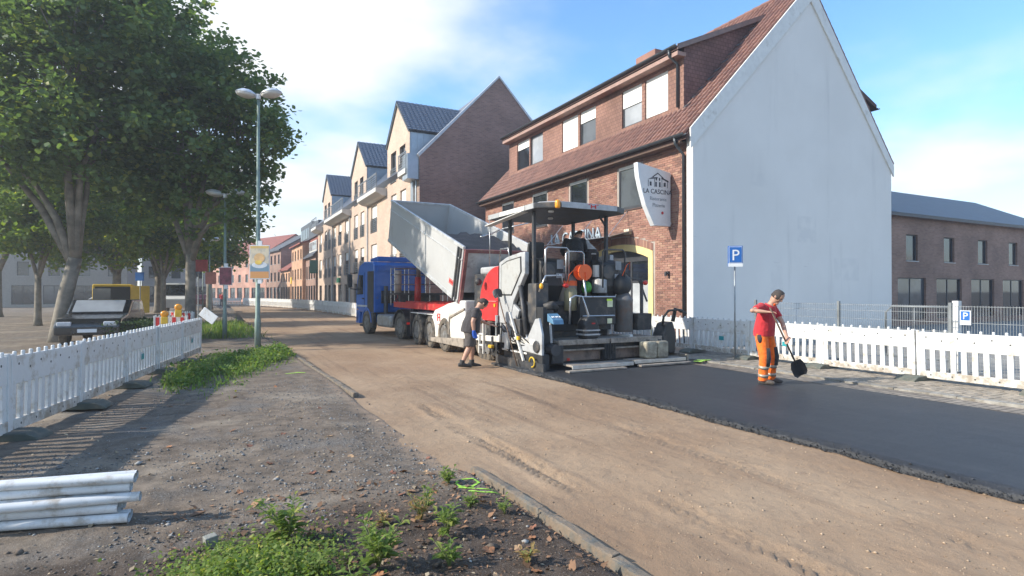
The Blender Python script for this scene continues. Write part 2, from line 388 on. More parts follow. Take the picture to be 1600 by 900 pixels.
gravel('pebbles', 4500, (2.4, 6.4), (1.6, 11), .006, sa_m, None, 'small pebbles scattered over the sand road')
gravel('soil_clods', 5000, (-2.6, 2.35), (1.2, 5.0), .010, M('soil clod', (.13, .10, .075), .95, island=.4), None, 'dark crumbs of soil between the weeds')
gravel('rubble', 90, (-1.6, 2.2), (3.3, 8.5), .017, M('pale rubble', (.32, .31, .29), .9, island=.35), None, 'larger pale stones on the verge')
# ------------------------------------------------------------ fresh asphalt
def asphalt_mat():
    t = NT('fresh asphalt'); n = t.noise(70, 4, .7); b = t.noise(1.3, 5, .6)
    c = t.mix(t.ramp(n, .35, .7), (.0145, .0155, .0175), (.036, .038, .042)); c = t.mix(t.math('MULTIPLY', t.ramp(b, .5, .75), .3), c, (.052, .053, .056))
    sp = t.n('ShaderNodeSeparateXYZ', {0: t.pos()}); st = t.n('ShaderNodeCombineXYZ', {0: t.math('MULTIPLY', sp.outputs[0], 9.), 1: t.math('MULTIPLY', sp.outputs[1], .25)})
    c = t.mix(t.math('MULTIPLY', t.ramp(t.noise(1., 4, .6, st.outputs[0]), .45, .7), .4), c, (.05, .052, .057)); c = t.mix(t.math('MULTIPLY', t.ramp(t.noise(38, 2, .5), .62, .72), .6), c, (.08, .083, .09))
    t.set('Base Color', c); t.set('Roughness', t.math('ADD', .46, t.math('MULTIPLY', n, .2))); t.set('Specular IOR Level', .5)
    b1 = t.bump(t.noise(5, 5, .6), .25, .012); t.bump(t.noise(150, 3, .7), .75, .006, b1); return t.m
ASPH = asphalt_mat()
def a_x(X, Y):
    e = 6.27+fbm(Y*1.7, Y*0+3, 4)*.16+fbm(Y*9, Y*0+1, 2)*.05; r = 10.34+fbm(Y*1.2, Y*0+9, 3)*.14+fbm(Y*8, Y*0+5, 2)*.05
    u = (X-6.2)/(10.4-6.2); return e+(r-e)*u
def a_z(X, Y):
    u = (X-6.2); v = 10.4-X
    z = .0+fbm(X*1.5, Y*1.5, 3)*.012+fbm(X*20, Y*20, 2)*.006
    return np.where((u < .001) | (v < .001), -.14, z-.045*sstep(.12, .0, u)-.02*sstep(.1, 0, v)+fbm(X*12, Y*12, 2)*.05*sstep(.16, .02, u))
grid_obj('asphalt_road', frange((6.2, 6.24, .02), (6.24, 6.5, .04), (6.5, 10.3, .14), (10.3, 10.4, .05)), frange((-4, 2, .3), (2, 11.9, .05)), a_z, ASPH, xf=a_x)
n = 5000; y = rng.uniform(1.5, 11.2, n); x = np.array(a_x(np.full(n, 6.2), y))+np.abs(rng.normal(size=n))*.045-.04; s = .0062*np.exp(rng.normal(size=n)*.45)
tag(link('asphalt_crumbs', scatter_mesh('asphalt_crumbs', STONE_V, STONE_F, np.stack([x, y, -.085+rng.random(n)*.09*(np.clip((x-a_x(np.full(n, 6.2), y))/.05+.5, .1, 1))], -1), yaw_tilt(n, .6), s, M('asphalt stone', (.032, .033, .036), .5, island=.4))), 'coarse black crumbs along the edge of the fresh asphalt', 'asphalt', kind='stuff')
# ------------------------------------------------------------ pavement on the far side
PAVE = brick_mat('pavement clinker', 'XY', (.24, .205, .165), (.32, .27, .215), (.10, .085, .07), .24, .12, .012, .6)
grid_obj('pavement', frange((10.36, 14.5, .3)), frange((-4, 31.5, .4)), lambda X, Y: X*0-.018+fbm(X*1.1, Y*1.1, 3)*.01, PAVE)
dm = M('disturbed earth', (.17, .14, .11), .95, var=.35, scale=6, bump=.8, bscale=30)
grid_obj('trench_strip', frange((10.30, 10.98, .05)), frange((4, 16, .07)), lambda X, Y: -.005+fbm(X*5, Y*5, 4)*.07*sstep(10.3, 10.45, X)*sstep(10.98, 10.8, X)*sstep(7.5, 9.5, Y)-.02*sstep(9.5, 7.5, Y), dm)
pm = M('paving stone', (.30, .255, .20), .88, var=.2, scale=9, bump=.5, bscale=70, island=.22, dirt=(.20, .165, .125), dirt_amt=.45, dscale=4)
sv = MB().bx(-.115, .115, -.056, .056, -.07, 0); stone_me = sv.mesh('paving_stone', pm)
bmm = bmesh.new(); bmm.from_mesh(stone_me); bmesh.ops.bevel(bmm, geom=[e for e in bmm.edges if e.calc_length() > .09], offset=.006, segments=1, affect='EDGES'); bmm.to_mesh(stone_me); bmm.free()
pav = bpy.data.objects['pavement']; cells = []
yy = 3.4; r = 0
while yy < 11.6:
    xx = 11.02+(.12 if r % 2 else 0)
    while xx < 12.9:
        cells.append((xx, yy)); xx += .238
    yy += .119; r += 1
cells.sort(key=lambda c: math.hypot(*c) if c[1] > 4.4 else 99)
spv = [tuple(v.co) for v in stone_me.vertices]
for i, (x, y) in enumerate(cells[:300]):
    o = link('paving_stone', stone_me, pav); o.location = (x, y, .012+random.uniform(-.004, .005)); o.rotation_euler = (random.uniform(-.02, .02), random.uniform(-.02, .02), random.uniform(-.015, .015))
edg_me = MB().bx(-.09, .09, -.49, .49, -.1, 0).mesh('edging_stone', M('edging concrete', (.27, .255, .225), .9, var=.25, scale=6, bump=.6, bscale=40, island=.15, dirt=(.16, .135, .105), dirt_amt=.6, dscale=5))
for k in range(13):
    o = link('edging_stone', edg_me, pav); o.location = (10.985+random.uniform(-.012, .012), 3.6+k, .024+random.uniform(-.008, .006)); o.rotation_euler = (random.uniform(-.012, .012), random.uniform(-.03, .03), random.uniform(-.012, .012))
rest = MB()
for x, y in cells[300:]: rest.bx(x-.113, x+.113, y-.054, y+.054, -.06, .010+random.uniform(-.004, .004))
rest.build('paving_stones', pm, pav)['kind'] = 'stuff'
# green spray marks
lime = M('lime marking paint', (.34, .60, .07), .8, var=.35, scale=40)
def spray(name, label, strokes, w, zf, n=14):
    m = MB()
    for st in strokes:
        P = [Vector((p[0], p[1], 0)) for p in st]; pts = []
        for a, b in zip(P[:-1], P[1:]):
            for k in range(n): pts.append(a.lerp(b, k/n))
        pts.append(P[-1]); vs = []; fs = []
        for i, p in enumerate(pts):
            d = (pts[min(i+1, len(pts)-1)]-pts[max(i-1, 0)]).normalized(); q = Vector((-d.y, d.x, 0))*w*(.5+.35*random.random())
            for sgn in (-1, 1):
                r_ = p+q*sgn; vs.append((r_.x, r_.y, zf(r_.x, r_.y)))
        for i in range(len(pts)-1): fs.append((2*i, 2*i+1, 2*i+3, 2*i+2))
        m.add(vs, fs)
    return tag(m.build(name, lime), label, 'marking')
zg = lambda x, y: float(verge_z(np.array([x]), np.array([y]))[0])+.006
spray('spray_mark', 'lime green sprayed loop on the soil beside the kerb', [[(1.98, 4.98), (2.06, 5.05), (2.17, 5.02), (2.18, 4.9), (2.08, 4.82), (1.98, 4.86), (1.98, 4.98)], [(1.95, 4.84), (2.1, 4.74), (2.24, 4.66), (2.3, 4.72), (2.28, 4.84)], [(2.0, 4.72), (2.12, 4.62), (2.3, 4.56)]], .020, zg)
spray('spray_mark', 'lime green sprayed streak beside the fresh asphalt under the barrier', [[(10.5, 10.4), (10.75, 10.55), (11.0, 10.6)], [(10.55, 10.6), (10.8, 10.7), (11.1, 10.6)], [(10.45, 10.5), (10.7, 10.65)]], .07, lambda x, y: .045)
spray('spray_mark', 'small lime green dash at the far end of the kerb', [[(1.35, 13.2), (1.6, 13.3), (1.75, 13.2)]], .05, zg)
# ------------------------------------------------------------ building kit (facades face -x in local space)
frame_dark = M('anthracite window frame', (.045, .048, .055), .4, var=.1)
frame_white = M('white window frame', (.62, .62, .60), .45, var=.05)
shutter_m = M('white roller shutter', (.74, .74, .71), .6, var=.06, scale=1.5)
pane_dark = glass_mat('dark window glass', (.018, .022, .028)); pane_sky = glass_mat('pale window glass with sky and curtain tone', (.33, .35, .37), .08, .15); pane_grey = glass_mat('grey window glass', (.075, .085, .095), .05)  # pale pane colour holds sky reflection as well as curtains
PANES = [pane_dark, pane_grey, pane_sky]
rail_m = M('galvanised rail', (.30, .32, .34), .45, .6, var=.1)
zinc = M('zinc sheet', (.40, .45, .50), .42, .55, var=.12, scale=2)
def wall_holes(m, X, y0, y1, z0, z1, holes, dep=.14):
    ys = sorted({y0, y1, *[h[0] for h in holes], *[h[1] for h in holes]}); zs = sorted({z0, z1, *[h[2] for h in holes], *[h[3] for h in holes]})
    ys = [v for v in ys if y0 <= v <= y1]; zs = [v for v in zs if z0 <= v <= z1]
    for a, b in zip(ys[:-1], ys[1:]):
        for c, d in zip(zs[:-1], zs[1:]):
            my, mz = (a+b)/2, (c+d)/2
            if any(h[0] < my < h[1] and h[2] < mz < h[3] for h in holes): continue
            m.add([(X, a, c), (X, b, c), (X, b, d), (X, a, d)], [(0, 3, 2, 1)])
    for a, b, c, d in [h[:4] for h in holes]:
        m.add([(X, a, c), (X, b, c), (X, b, d), (X, a, d), (X+dep, a, c), (X+dep, b, c), (X+dep, b, d), (X+dep, a, d)], [(0, 1, 5, 4), (1, 2, 6, 5), (2, 3, 7, 6), (3, 0, 4, 7)])
def window(p, X, y0, y1, z0, z1, fm=None, pane=None, shut=0., dep=.10, mull=1, trans=None, rail=False, sill=None, fw=.055, world=True):
    fm = fm or frame_dark; pane = pane or random.choice(PANES); m = MB(); a, b = X+dep, X+dep+.06
    m.bx(a, b, y0, y0+fw, z0, z1); m.bx(a, b, y1-fw, y1, z0, z1); m.bx(a+.001, b, y0+fw, y1-fw, z0, z0+fw); m.bx(a+.001, b, y0+fw, y1-fw, z1-fw, z1)
    for k in range(1, mull):
        c = y0+(y1-y0)*k/mull; m.bx(a+.003, b, c-fw*.5, c+fw*.5, z0+fw, z1-fw)
    if trans: m.bx(a+.005, b, y0+fw, y1-fw, trans-fw/2, trans+fw/2)
    w = m.build('window', fm, p, world=world)
    for k in range(mull):
        c0 = y0+(y1-y0)*k/mull; c1 = y0+(y1-y0)*(k+1)/mull
        MB().bx(X+dep+.03, X+dep+.05, c0+.02, c1-.02, z0+.02, z1-.02).build('pane', pane, w, world=world)
    if shut:
        s = MB(); zb = z1-(z1-z0)*shut; n = max(2, int((z1-zb)/.06)); s.bx(a-.012, a+.004, y0+.02, y1-.02, zb, z1-.005)
        s.build('shutter', shutter_m, w, world=world)
    if rail:
        r = MB(); zt = z0+.95 if z1-z0 > 1.5 else z0+.5
        for z in [z0+.08+(zt-z0-.08)*k/6 for k in range(7)]: r.bx(X-.035, X-.012, y0-.05, y1+.05, z-.014, z+.014)
        for y in (y0-.04, (y0+y1)/2, y1+.02): r.bx(X-.04, X-.002, y, y+.025, z0+.02, zt+.03)
        r.build('railing', rail_m, w, world=world)
    if sill: MB().bx(X-.05, X+dep, y0-.03, y1+.03, z0-.045, z0-.003).build('sill', sill, w, world=world)
    return w
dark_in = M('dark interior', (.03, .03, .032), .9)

# ------------------------------------------------------------ restaurant house
RX, RY0, RY1 = 13.6, 13.87, 29.6
DX, DY0, DY1 = 14.4, 14.95, 28.25
RE = (13.15, 6.78); RS = 1.03; rz = lambda x: RE[1]+(x-RE[0])*RS
house = thing('restaurant_house', 'red brick restaurant house with tiled roof, long dormer and bare white gable wall', 'house', (RX, RY0, 0))
mortar_m = M('mortar joints', (.40, .345, .30), .95, var=.15, scale=4, bump=.3)
UP = [(16.22, 17.54, 4.8, 6.42), (19.61, 20.9, 4.8, 6.42), (22.84, 24.16, 4.8, 6.42), (26.16, 27.49, 4.8, 6.42)]
AY0, AY1, AZ = 15.61, 19.35, 3.2
def arch(y, top=3.52): c = (AY0+AY1)/2; h = (AY1-AY0)/2; return AZ-.02+(top-AZ+.02)*(1-((y-c)/h)**2)
m = MB(); GW = [(21.3, 22.9, .8, 2.9), (24.6, 26.2, .8, 2.9)]
wall_holes(m, RX, RY0, RY1, -.05, 3.7, [(AY0, AY1, -.05, 3.7)]+GW); wall_holes(m, RX, RY0, RY1, 3.7, 7.0, UP)
ay = [AY0+(AY1-AY0)*i/24 for i in range(25)]
for a, b in zip(ay[:-1], ay[1:]): m.add([(RX, a, arch(a)), (RX, b, arch(b)), (RX, b, 3.7), (RX, a, 3.7)], [(0, 3, 2, 1)])
wall = m.build('wall', mortar_m, house, world=True)
def brick_red():
    t = NT('red facing brick'); g = t.n('ShaderNodeNewGeometry').outputs['Random Per Island']; oi = t.n('ShaderNodeObjectInfo').outputs['Random']
    f = t.math('FRACT', t.math('ADD', g, t.math('MULTIPLY', oi, 9.7)))
    c = t.mix(f, (.265, .132, .098), (.34, .185, .14)); f2 = t.math('FRACT', t.math('MULTIPLY', f, 13.7))
    c = t.mix(t.math('MULTIPLY', t.ramp(f2, .80, .95), .7), c, (.15, .085, .07)); c = t.mix(t.math('MULTIPLY', t.ramp(f2, .22, .05), .7), c, (.40, .25, .175))
    c = t.mix(1., c, t.mix(t.ramp(t.noise(.6, 4), .3, .7), (.8, .8, .8), (1.12, 1.12, 1.12)), 'MULTIPLY')
    t.set('Base Color', c); t.set('Roughness', .88); t.bump(t.noise(70, 3), .4, .008); return t.m
BR = brick_red()
bricks = []; ph = .0765; row = 0; z = 0.0
def hit(a, b, c, d):
    for h in UP+GW:
        if b > h[0]-.01 and a < h[1]+.01 and d > h[2]-.01 and c < h[3]+.26: return True
    if b > AY0-.02 and a < AY1+.02 and c < arch(min(max((a+b)/2, AY0), AY1))+.27: return True
    return False
while z < 6.85:
    y = RY0+.02-(.125 if row % 2 else 0)
    while y < RY1-.02:
        a, b = max(y, RY0+.02), min(y+.238, RY1)
        if b-a > .05:
            if not hit(a, b, z, z+.066): bricks.append((a, b, z, z+.066))
            else:
                for q in range(2):                                   # half bricks up to an opening
                    a2 = a+(b-a)*q/2; b2 = a2+(b-a)/2-.004
                    if not hit(a2, b2, z, z+.066): bricks.append((a2, b2, z, z+.066))
        y += .25
    z += ph; row += 1
sold = []
for h in UP+GW:
    n = int((h[1]-h[0]+.3)/.0765)
    for k in range(n): sold.append((h[0]-.15+k*.0765, h[0]-.15+k*.0765+.066, h[3]+.012, h[3]+.25))
near = sorted(bricks, key=lambda b: abs(b[0]-13.9)+(0 if .8 < b[2] < 4.2 else 20))[:300]; ns = set(near)
b1 = MB().bx(-.016, .0, 0, .238, 0, .066).mesh('brick', BR); b2 = MB().bx(-.016, .0, 0, .113, 0, .066).mesh('brick', BR)
for a, b, c, d in near:
    o = link('brick', b1 if b-a > .2 else b2, wall); o.location = (0+random.uniform(-.003, .002), a-RY0, c); o.scale = (1, (b-a)/(.238 if b-a > .2 else .113), 1)
bm_ = MB()
for a, b, c, d in bricks:
    if (a, b, c, d) in ns: continue
    q = random.uniform(-.004, .003); bm_.bx(RX-.016+q, RX, a, b, c, d)
for a, b, c, d in sold: bm_.bx(RX-.018+random.uniform(-.003, .003), RX, a, b, c, d)
for k in range(int((AY1-AY0)/.078)+1):                                # soldier arch over the door
    y = AY0+k*.078; z0 = arch(min(y+.03, AY1))+.012; bm_.bx(RX-.020+random.uniform(-.003, .003), RX, y, y+.066, z0, z0+.25)
bm_.build('bricks', BR, wall, world=True)['kind'] = 'stuff'
dark_sill = M('dark sill brick', (.10, .06, .05), .8)
for i, h in enumerate(UP):
    window(house, RX, *h, fm=frame_dark, pane=[pane_grey, pane_dark, pane_dark, pane_dark][i], shut=.07, mull=1, sill=dark_sill, fw=.10, dep=-.004)  # wide flush dark frames also stand for shade in the reveals
for h in GW: window(house, RX, *h, fm=frame_dark, pane=pane_dark, mull=2, sill=dark_sill)
# arched glazed entrance
yel = M('pale yellow door surround', (.72, .58, .27), .7, var=.08, bump=.15)
m = MB(); fw = .23; o_ = [(AY0-.02, -.02)]+[(y, arch(y)) for y in ay]+[(AY1+.02, -.02)]
i_ = [(AY0+fw, -.02)]+[(AY0+fw+(AY1-AY0-2*fw)*k/24, arch(AY0+(AY1-AY0)*k/24, 3.5)-fw*.95) for k in range(25)]+[(AY1-fw, -.02)]
n = len(o_); vs = [(RX-.035, y, z) for y, z in o_]+[(RX-.035, y, z) for y, z in i_]+[(RX+.16, y, z) for y, z in o_]+[(RX+.16, y, z) for y, z in i_]
fs = []
for k in range(n-1): fs += [(k, k+1, n+k+1, n+k), (2*n+k, 3*n+k, 3*n+k+1, 2*n+k+1), (k, 2*n+k, 2*n+k+1, k+1), (n+k, n+k+1, 3*n+k+1, 3*n+k)]
m.add(vs, fs); ent = m.build('entrance_frame', yel, house, world=True)
m = MB(); y0, y1 = AY0+fw, AY1-fw; zt = 3.2
for y in (y0, (y0*2+y1)/3-.05, (y0+2*y1)/3-.05, y1-.09): m.bx(RX+.1, RX+.16, y, y+.09, -.02, zt-.02)
m.bx(RX+.102, RX+.158, y0, y1, 2.08, 2.16); m.bx(RX+.102, RX+.158, y0, y1, -.02, .1)
m.prism([(y, z) for y, z in i_[1:-1]]+[(y1, 2.86), (y0, 2.86)], 'x', RX+.104, RX+.155)
m.build('glazing_bars', frame_dark, ent, world=True)
gl_low = glass_mat('frosted door glass', (.50, .53, .55), .10, .2)
for k in range(3):
    a = y0+(y1-y0)*k/3; b = y0+(y1-y0)*(k+1)/3
    MB().bx(RX+.125, RX+.135, a, b, 2.1, 3.0).build('pane', pane_dark, ent, world=True); MB().bx(RX+.124, RX+.136, a, b, .05, 2.1).build('pane', gl_low, ent, world=True)
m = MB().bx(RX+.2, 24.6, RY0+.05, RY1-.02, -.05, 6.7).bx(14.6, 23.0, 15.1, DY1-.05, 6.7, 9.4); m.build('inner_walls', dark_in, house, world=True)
# white gable wall
def stucco():
    t = NT('white render'); n = t.noise(.35, 5, .6); c = t.mix(t.ramp(n, .3, .7), (.76, .745, .71), (.82, .805, .77))
    sp = t.n('ShaderNodeSeparateXYZ', {0: t.pos()}); st = t.n('ShaderNodeCombineXYZ', {0: t.math('MULTIPLY', sp.outputs[0], 1.1), 1: t.math('MULTIPLY', sp.outputs[2], .12)})
    c = t.mix(t.math('MULTIPLY', t.ramp(t.noise(1.6, 5, .6, st.outputs[0]), .55, .8), .28), c, (.47, .465, .45))
    c = t.mix(t.math('MULTIPLY', t.ramp(t.noise(1.1, 6, .7), .68, .76), .4), c, (.50, .49, .47))
    c = t.mix(t.math('MULTIPLY', t.ramp(sp.outputs[2], .7, .05), .65), c, (.40, .38, .34))
    sc = t.n('ShaderNodeCombineXYZ', {0: t.math('MULTIPLY', sp.outputs[0], .9), 1: t.math('MULTIPLY', sp.outputs[2], 5.)}); zm = t.math('MULTIPLY', t.ramp(sp.outputs[2], 2.2, 2.9), t.ramp(sp.outputs[2], 4.6, 3.6))
    c = t.mix(t.math('MULTIPLY', t.math('MULTIPLY', t.ramp(t.noise(2.2, 4, .6, sc.outputs[0]), .66, .72), zm), .55), c, (.52, .51, .48))
    for px_, pz_, w_, h_, a_ in ((19.0, 4.0, .55, .5, .30), (16.6, 5.6, .5, .28, .22), (21.3, 2.6, .8, .45, .25), (17.4, 2.1, .35, .6, .2)):
        bx_ = t.math('MULTIPLY', t.ramp(t.math('ABSOLUTE', t.math('SUBTRACT', sp.outputs[0], px_)), w_, w_-.06), t.ramp(t.math('ABSOLUTE', t.math('SUBTRACT', sp.outputs[2], pz_)), h_, h_-.06))
        c = t.mix(t.math('MULTIPLY', bx_, t.math('MULTIPLY', t.ramp(t.noise(2.5, 4), .35, .6), a_)), c, (.60, .60, .59))
    b1 = t.bump(t.noise(3., 4, .6), .08, .05); t.set('Base Color', c); t.set('Roughness', .9); t.bump(t.noise(120, 3), .15, .006, b1); return t.m
STU = stucco(); RB = 24.2; RDG = 19.2
gp = [(RX-.13, -.05), (RB, -.05), (RB, rz(RE[0])+.02), (RDG, rz(RDG)-.16), (RX-.13, rz(RX-.13)-.15)]
MB().prism(gp, 'y', RY0-.27, RY0-.002).build('gable_wall', STU, house, world=True)
board = M('white verge board', (.74, .74, .71), .6, var=.06, dirt=(.5, .48, .43), dirt_amt=.25)
def slopeq(x, off): return rz(x)+off if x <= RDG else rz(RDG)-(x-RDG)*((rz(RDG)-rz(RE[0]))/(RB+.15-RDG))+off
MB().prism([(RE[0]+.18, rz(RE[0]+.18)-.02), (RDG, rz(RDG)-.02), (RDG, rz(RDG)-.72), (RE[0]+.18, rz(RE[0]+.18)-.70)], 'y', RY0-.33, RY0-.272).build('verge_board', board, house, bevel=.006, world=True)
MB().prism([(RDG+.002, rz(RDG)-.02), (RB+.1, slopeq(RB+.1, -.02)), (RB+.1, slopeq(RB+.1, -.45)), (RDG+.002, rz(RDG)-.70)], 'y', RY0-.33, RY0-.272).build('verge_board', board, house, bevel=.006, world=True)
# roof
def tile_material():
    t = NT('clay roof tile'); g = t.n('ShaderNodeNewGeometry').outputs['Random Per Island']; oi = t.n('ShaderNodeObjectInfo').outputs['Random']
    f = t.math('FRACT', t.math('ADD', g, t.math('MULTIPLY', oi, 5.3))); c = t.mix(f, (.145, .066, .053), (.24, .115, .086))
    c = t.mix(t.math('MULTIPLY', t.ramp(t.noise(7, 5, .7), .5, .7), .5), c, (.10, .062, .052)); t.set('Base Color', c); t.set('Roughness', .6); t.bump(t.noise(50, 3), .25, .006); return t.m
TILE = tile_material(); roof_und = M('roof underlay', (.09, .05, .042), .9)
m = MB().prism([(RE[0]+.04, RE[1]-.07), (RDG, rz(RDG)-.05), (RDG, rz(RDG)-.2), (RE[0]+.04, RE[1]-.2)], 'y', RY0-.27, RY1+.05)
m.prism([(RDG+.001, rz(RDG)-.05), (RB+.15, slopeq(RB+.15, -.05)), (RB+.15, slopeq(RB+.15, -.2)), (RDG+.001, rz(RDG)-.2)], 'y', RY0-.27, RY1+.05)
roof = m.build('roof', roof_und, house, world=True)
sl_a = math.atan(RS); TW, TL = .235, .335
prof = [(0, -.03), (.008, .055), (.05, .085), (.105, .060), (.15, .0), (.20, -.03), (.245, -.03)]
tv = MB(); k = len(prof)
vs = [(0.0, p[0], p[1]+.022) for p in prof]+[(.40, p[0], p[1]) for p in prof]+[(0.0, p[0], p[1]+.004) for p in prof]
tv.add(vs, [(i, i+1, k+i+1, k+i) for i in range(k-1)]+[(i, 2*k+i, 2*k+i+1, i+1) for i in range(k-1)])
tme = tv.mesh('roof_tile', TILE, True); tcells = []
for r in range(int(8.75/TL)):
    for c in range(int((RY1-RY0+.25)/TW)):
        y = RY0-.22+c*TW; s = r*TL; x = RE[0]+s*math.cos(sl_a)
        under = y > DY0-.12 and DX-.05 < x < 17.6 and y < DY1
        if not under: tcells.append((s, y))
Mt = Matrix.Rotation(-sl_a, 4, 'Y'); tcells.sort(key=lambda t: t[1]+t[0]*.3)
oth = MB(); pv = [v.co.copy() for v in tme.vertices]; pf = [tuple(p.vertices) for p in tme.polygons]
for i, (s, y) in enumerate(tcells):
    p = Vector((RE[0]+s*math.cos(sl_a), y, RE[1]+s*math.sin(sl_a)-.055)); j = random.uniform(-.004, .004)
    if i < 300:
        o = link('roof_tile', tme, roof); o.location = p-Vector((RX, RY0, 0))+Vector((0, 0, j)); o.rotation_euler = (0, -sl_a, random.uniform(-.01, .01))
    else: oth.add([Mt @ v+p+Vector((0, 0, j)) for v in pv], pf)
o = oth.build('roof_tiles', TILE, roof, smooth=True, world=True, fix=False); o['kind'] = 'stuff'
m = MB()
for i in range(40):
    y = RY0-.25+i*.4; m.tube([(RDG, y, rz(RDG)+.0), (RDG, y+.43, rz(RDG)+.02)], .11, 8)
m.build('ridge_tiles', TILE, roof, world=True)['kind'] = 'stuff'
m = MB()                                                              # cut tile edge on the back verge
for i in range(24):
    x = RDG+.05+i*.21; m.box((x+.1, RY0-.24, slopeq(x+.1, .03)), (.34, .16, .10), Matrix.Rotation(.83, 3, 'Y'))
m.build('verge_tiles', TILE, roof, world=True)['kind'] = 'stuff'
gut_m = M('dark zinc gutter', (.075, .085, .095), .42, .5, var=.15)
def gutter(p, x, y0, y1, z, r=.075):
    m = MB(); n = 7; vs = []
    for y in (y0, y1):
        for q, rr in ((r, 0), (r-.012, 1)):
            for k in range(n): a = math.pi+math.pi*k/(n-1); vs.append((x+q*math.cos(a), y, z+q*math.sin(a)))
    f = []
    for k in range(n-1): f += [(k, k+1, 2*n+k+1, 2*n+k), (n+k, 3*n+k, 3*n+k+1, n+k+1), (k, n+k, n+k+1, k+1), (2*n+k, 2*n+k+1, 3*n+k+1, 3*n+k)]
    f += [(0, 2*n, 3*n, n), (n-1, 2*n-1, 4*n-1, 3*n-1)]
    m.add(vs, f); return m.build('gutter', gut_m, p, world=True)
gutter(house, RE[0]-.06, RY0-.3, RY1+.1, RE[1]-.02, .085)
MB().bx(RE[0]+.05, RX, RY0+.02, RY1, RE[1]-.24, RE[1]-.20).build('soffit', M('brown soffit board', (.13, .085, .065), .7), house, world=True)
MB().tube([(RE[0]-.06, 14.02, 6.7), (RE[0]-.02, 14.02, 6.5), (RX-.10, 14.04, 6.2), (RX-.10, 14.04, 0)], .05, 8).build('downpipe', gut_m, house, smooth=True, world=True)
# long dormer
DZ0, DZ1 = rz(DX)-.05, 10.06
SLATE = brick_mat('brown dormer slates', 'YZ', (.235, .125, .095), (.29, .16, .12), (.10, .055, .045), .17, .14, .006, .8); SLATE2 = brick_mat('brown cheek slates', 'XZ', (.17, .095, .085), (.215, .12, .105), (.08, .045, .04), .17, .14, .008, .9)
DW = [(15.74, 16.98, 8.24, 9.72, 1.), (17.16, 18.37, 8.24, 9.72, .48), (20.14, 21.35, 8.24, 9.72, .36), (21.5, 22.83, 8.24, 9.72, 1.), (24.6, 25.88, 8.24, 9.72, 0), (25.98, 27.32, 8.24, 9.72, .3)]
m = MB(); wall_holes(m, DX, DY0, DY1, DZ0, DZ1, [w[:4] for w in DW], .12); dor = m.build('dormer', SLATE, house, world=True)
for i, w in enumerate(DW):
    window(house, DX, *w[:4], fm=frame_dark, pane=[pane_dark, pane_sky, pane_grey, pane_dark, pane_sky, pane_dark][i], shut=w[4]*.97, dep=.07, fw=.06)
MB().prism([(DX+.004, DZ0), (DX+.004, 10.22), (18.4, 12.04), (18.4, rz(18.4)-.1)], 'y', DY0, DY0+.08).build('dormer_cheek', SLATE2, dor, world=True)
MB().prism([(14.0, 10.18), (18.4, 12.18), (18.4, 12.06), (14.0, 10.04)], 'y', DY0-.12, DY1+.1).build('dormer_roof', roof_und, dor, world=True)
MB().prism([(13.98, 10.02), (18.35, 12.0), (18.35, 12.19), (13.98, 10.21)], 'y', DY0-.15, DY0-.122).build('dormer_verge', M('grey brown verge strip', (.21, .15, .13), .6), dor, world=True)
MB().bx(14.02, DX+.002, DY0-.1, DY1+.08, 9.86, 10.0).build('dormer_soffit', M('rosy fascia board', (.33, .21, .175), .7), dor, world=True)
gutter(dor, 13.95, DY0-.15, DY1+.15, 10.19, .08)
MB().tube([(13.95, 15.2, 10.12), (13.97, 15.2, 9.92), (DX-.06, 15.2, 9.70), (DX-.06, 15.2, 8.2)], .05, 8).build('downpipe', gut_m, house, smooth=True, world=True)
m = MB()
for i in range(10): s = i*.36; m.box((DX+.1+s, DY0-.06, rz(DX+.1+s)+.05), (.34, .12, .03), Matrix.Rotation(-sl_a+.18, 3, 'Y'))
m.build('flashing', M('lead flashing', (.15, .16, .175), .5, .4), dor, world=True)
m = MB().prism([(21.7, 10.45), (24.05, 9.40), (24.05, 9.25), (21.7, 10.2)], 'y', RY0+.2, 25).bx(23.6, 23.75, RY0+.3, 25, 7.3, 9.35)
m.build('rear_dormer', roof_und, house, world=True); gutter(house, 24.12, RY0+.15, 25, 9.27, .07)
MB().bx(18.6, 19.2, 21.2, 22.6, 11.6, 13.35).build('chimney', BR, house, world=True)
# facade lettering and glass awning
blue_w = M('pale blue letter', (.42, .50, .56), .5)
Ml = Matrix.Translation((RX-.06, 20.5, 3.86)) @ Matrix(((0, 0, -1, 0), (-1, 0, 0, 0), (0, 1, 0, 0), (0, 0, 0, 1))) 
MB().text('LA CASCINA', .68, Ml, .05).build('lettering', blue_w, house, world=True)
def clear_glass():
    t = NT('awning glass'); t.set('Base Color', (.8, .86, .88)); t.set('Roughness', .05); t.set('Transmission Weight', .92); t.set('IOR', 1.2); return t.m
AWG = clear_glass(); steel = M('brushed steel', (.50, .52, .54), .35, .8)
aw = MB().prism([(12.55, 3.72), (RX-.02, 4.0), (RX-.02, 4.015), (12.55, 3.735)], 'y', 16.7, 21.6).build('glass_awning', AWG, house, world=True)
m = MB()
for y in (17.0, 19.1, 21.3): m.tube([(12.7, y, 3.78), (RX-.02, y, 4.75)], .014, 6)
m.tube([(12.56, 16.7, 3.74), (12.56, 21.6, 3.74)], .016, 6); m.tube([(12.56, 16.7, 3.74), (RX-.03, 16.7, 4.0)], .016, 6)
m.build('awning_rods', steel, aw, world=True)
MB().bx(RX-.16, RX-.02, 16.75, 17.05, 3.86, 4.06).build('wall_light', M('cream lamp housing', (.66, .60, .44), .5), house, bevel=.01, world=True)
MB().bx(RX-.10, RX-.02, 14.78, 14.90, 2.34, 2.44).tube([(RX-.14, 14.84, 2.41), (RX-.14, 14.84, 2.28)], .045, 8).build('wall_lamp', frame_dark, house, world=True)
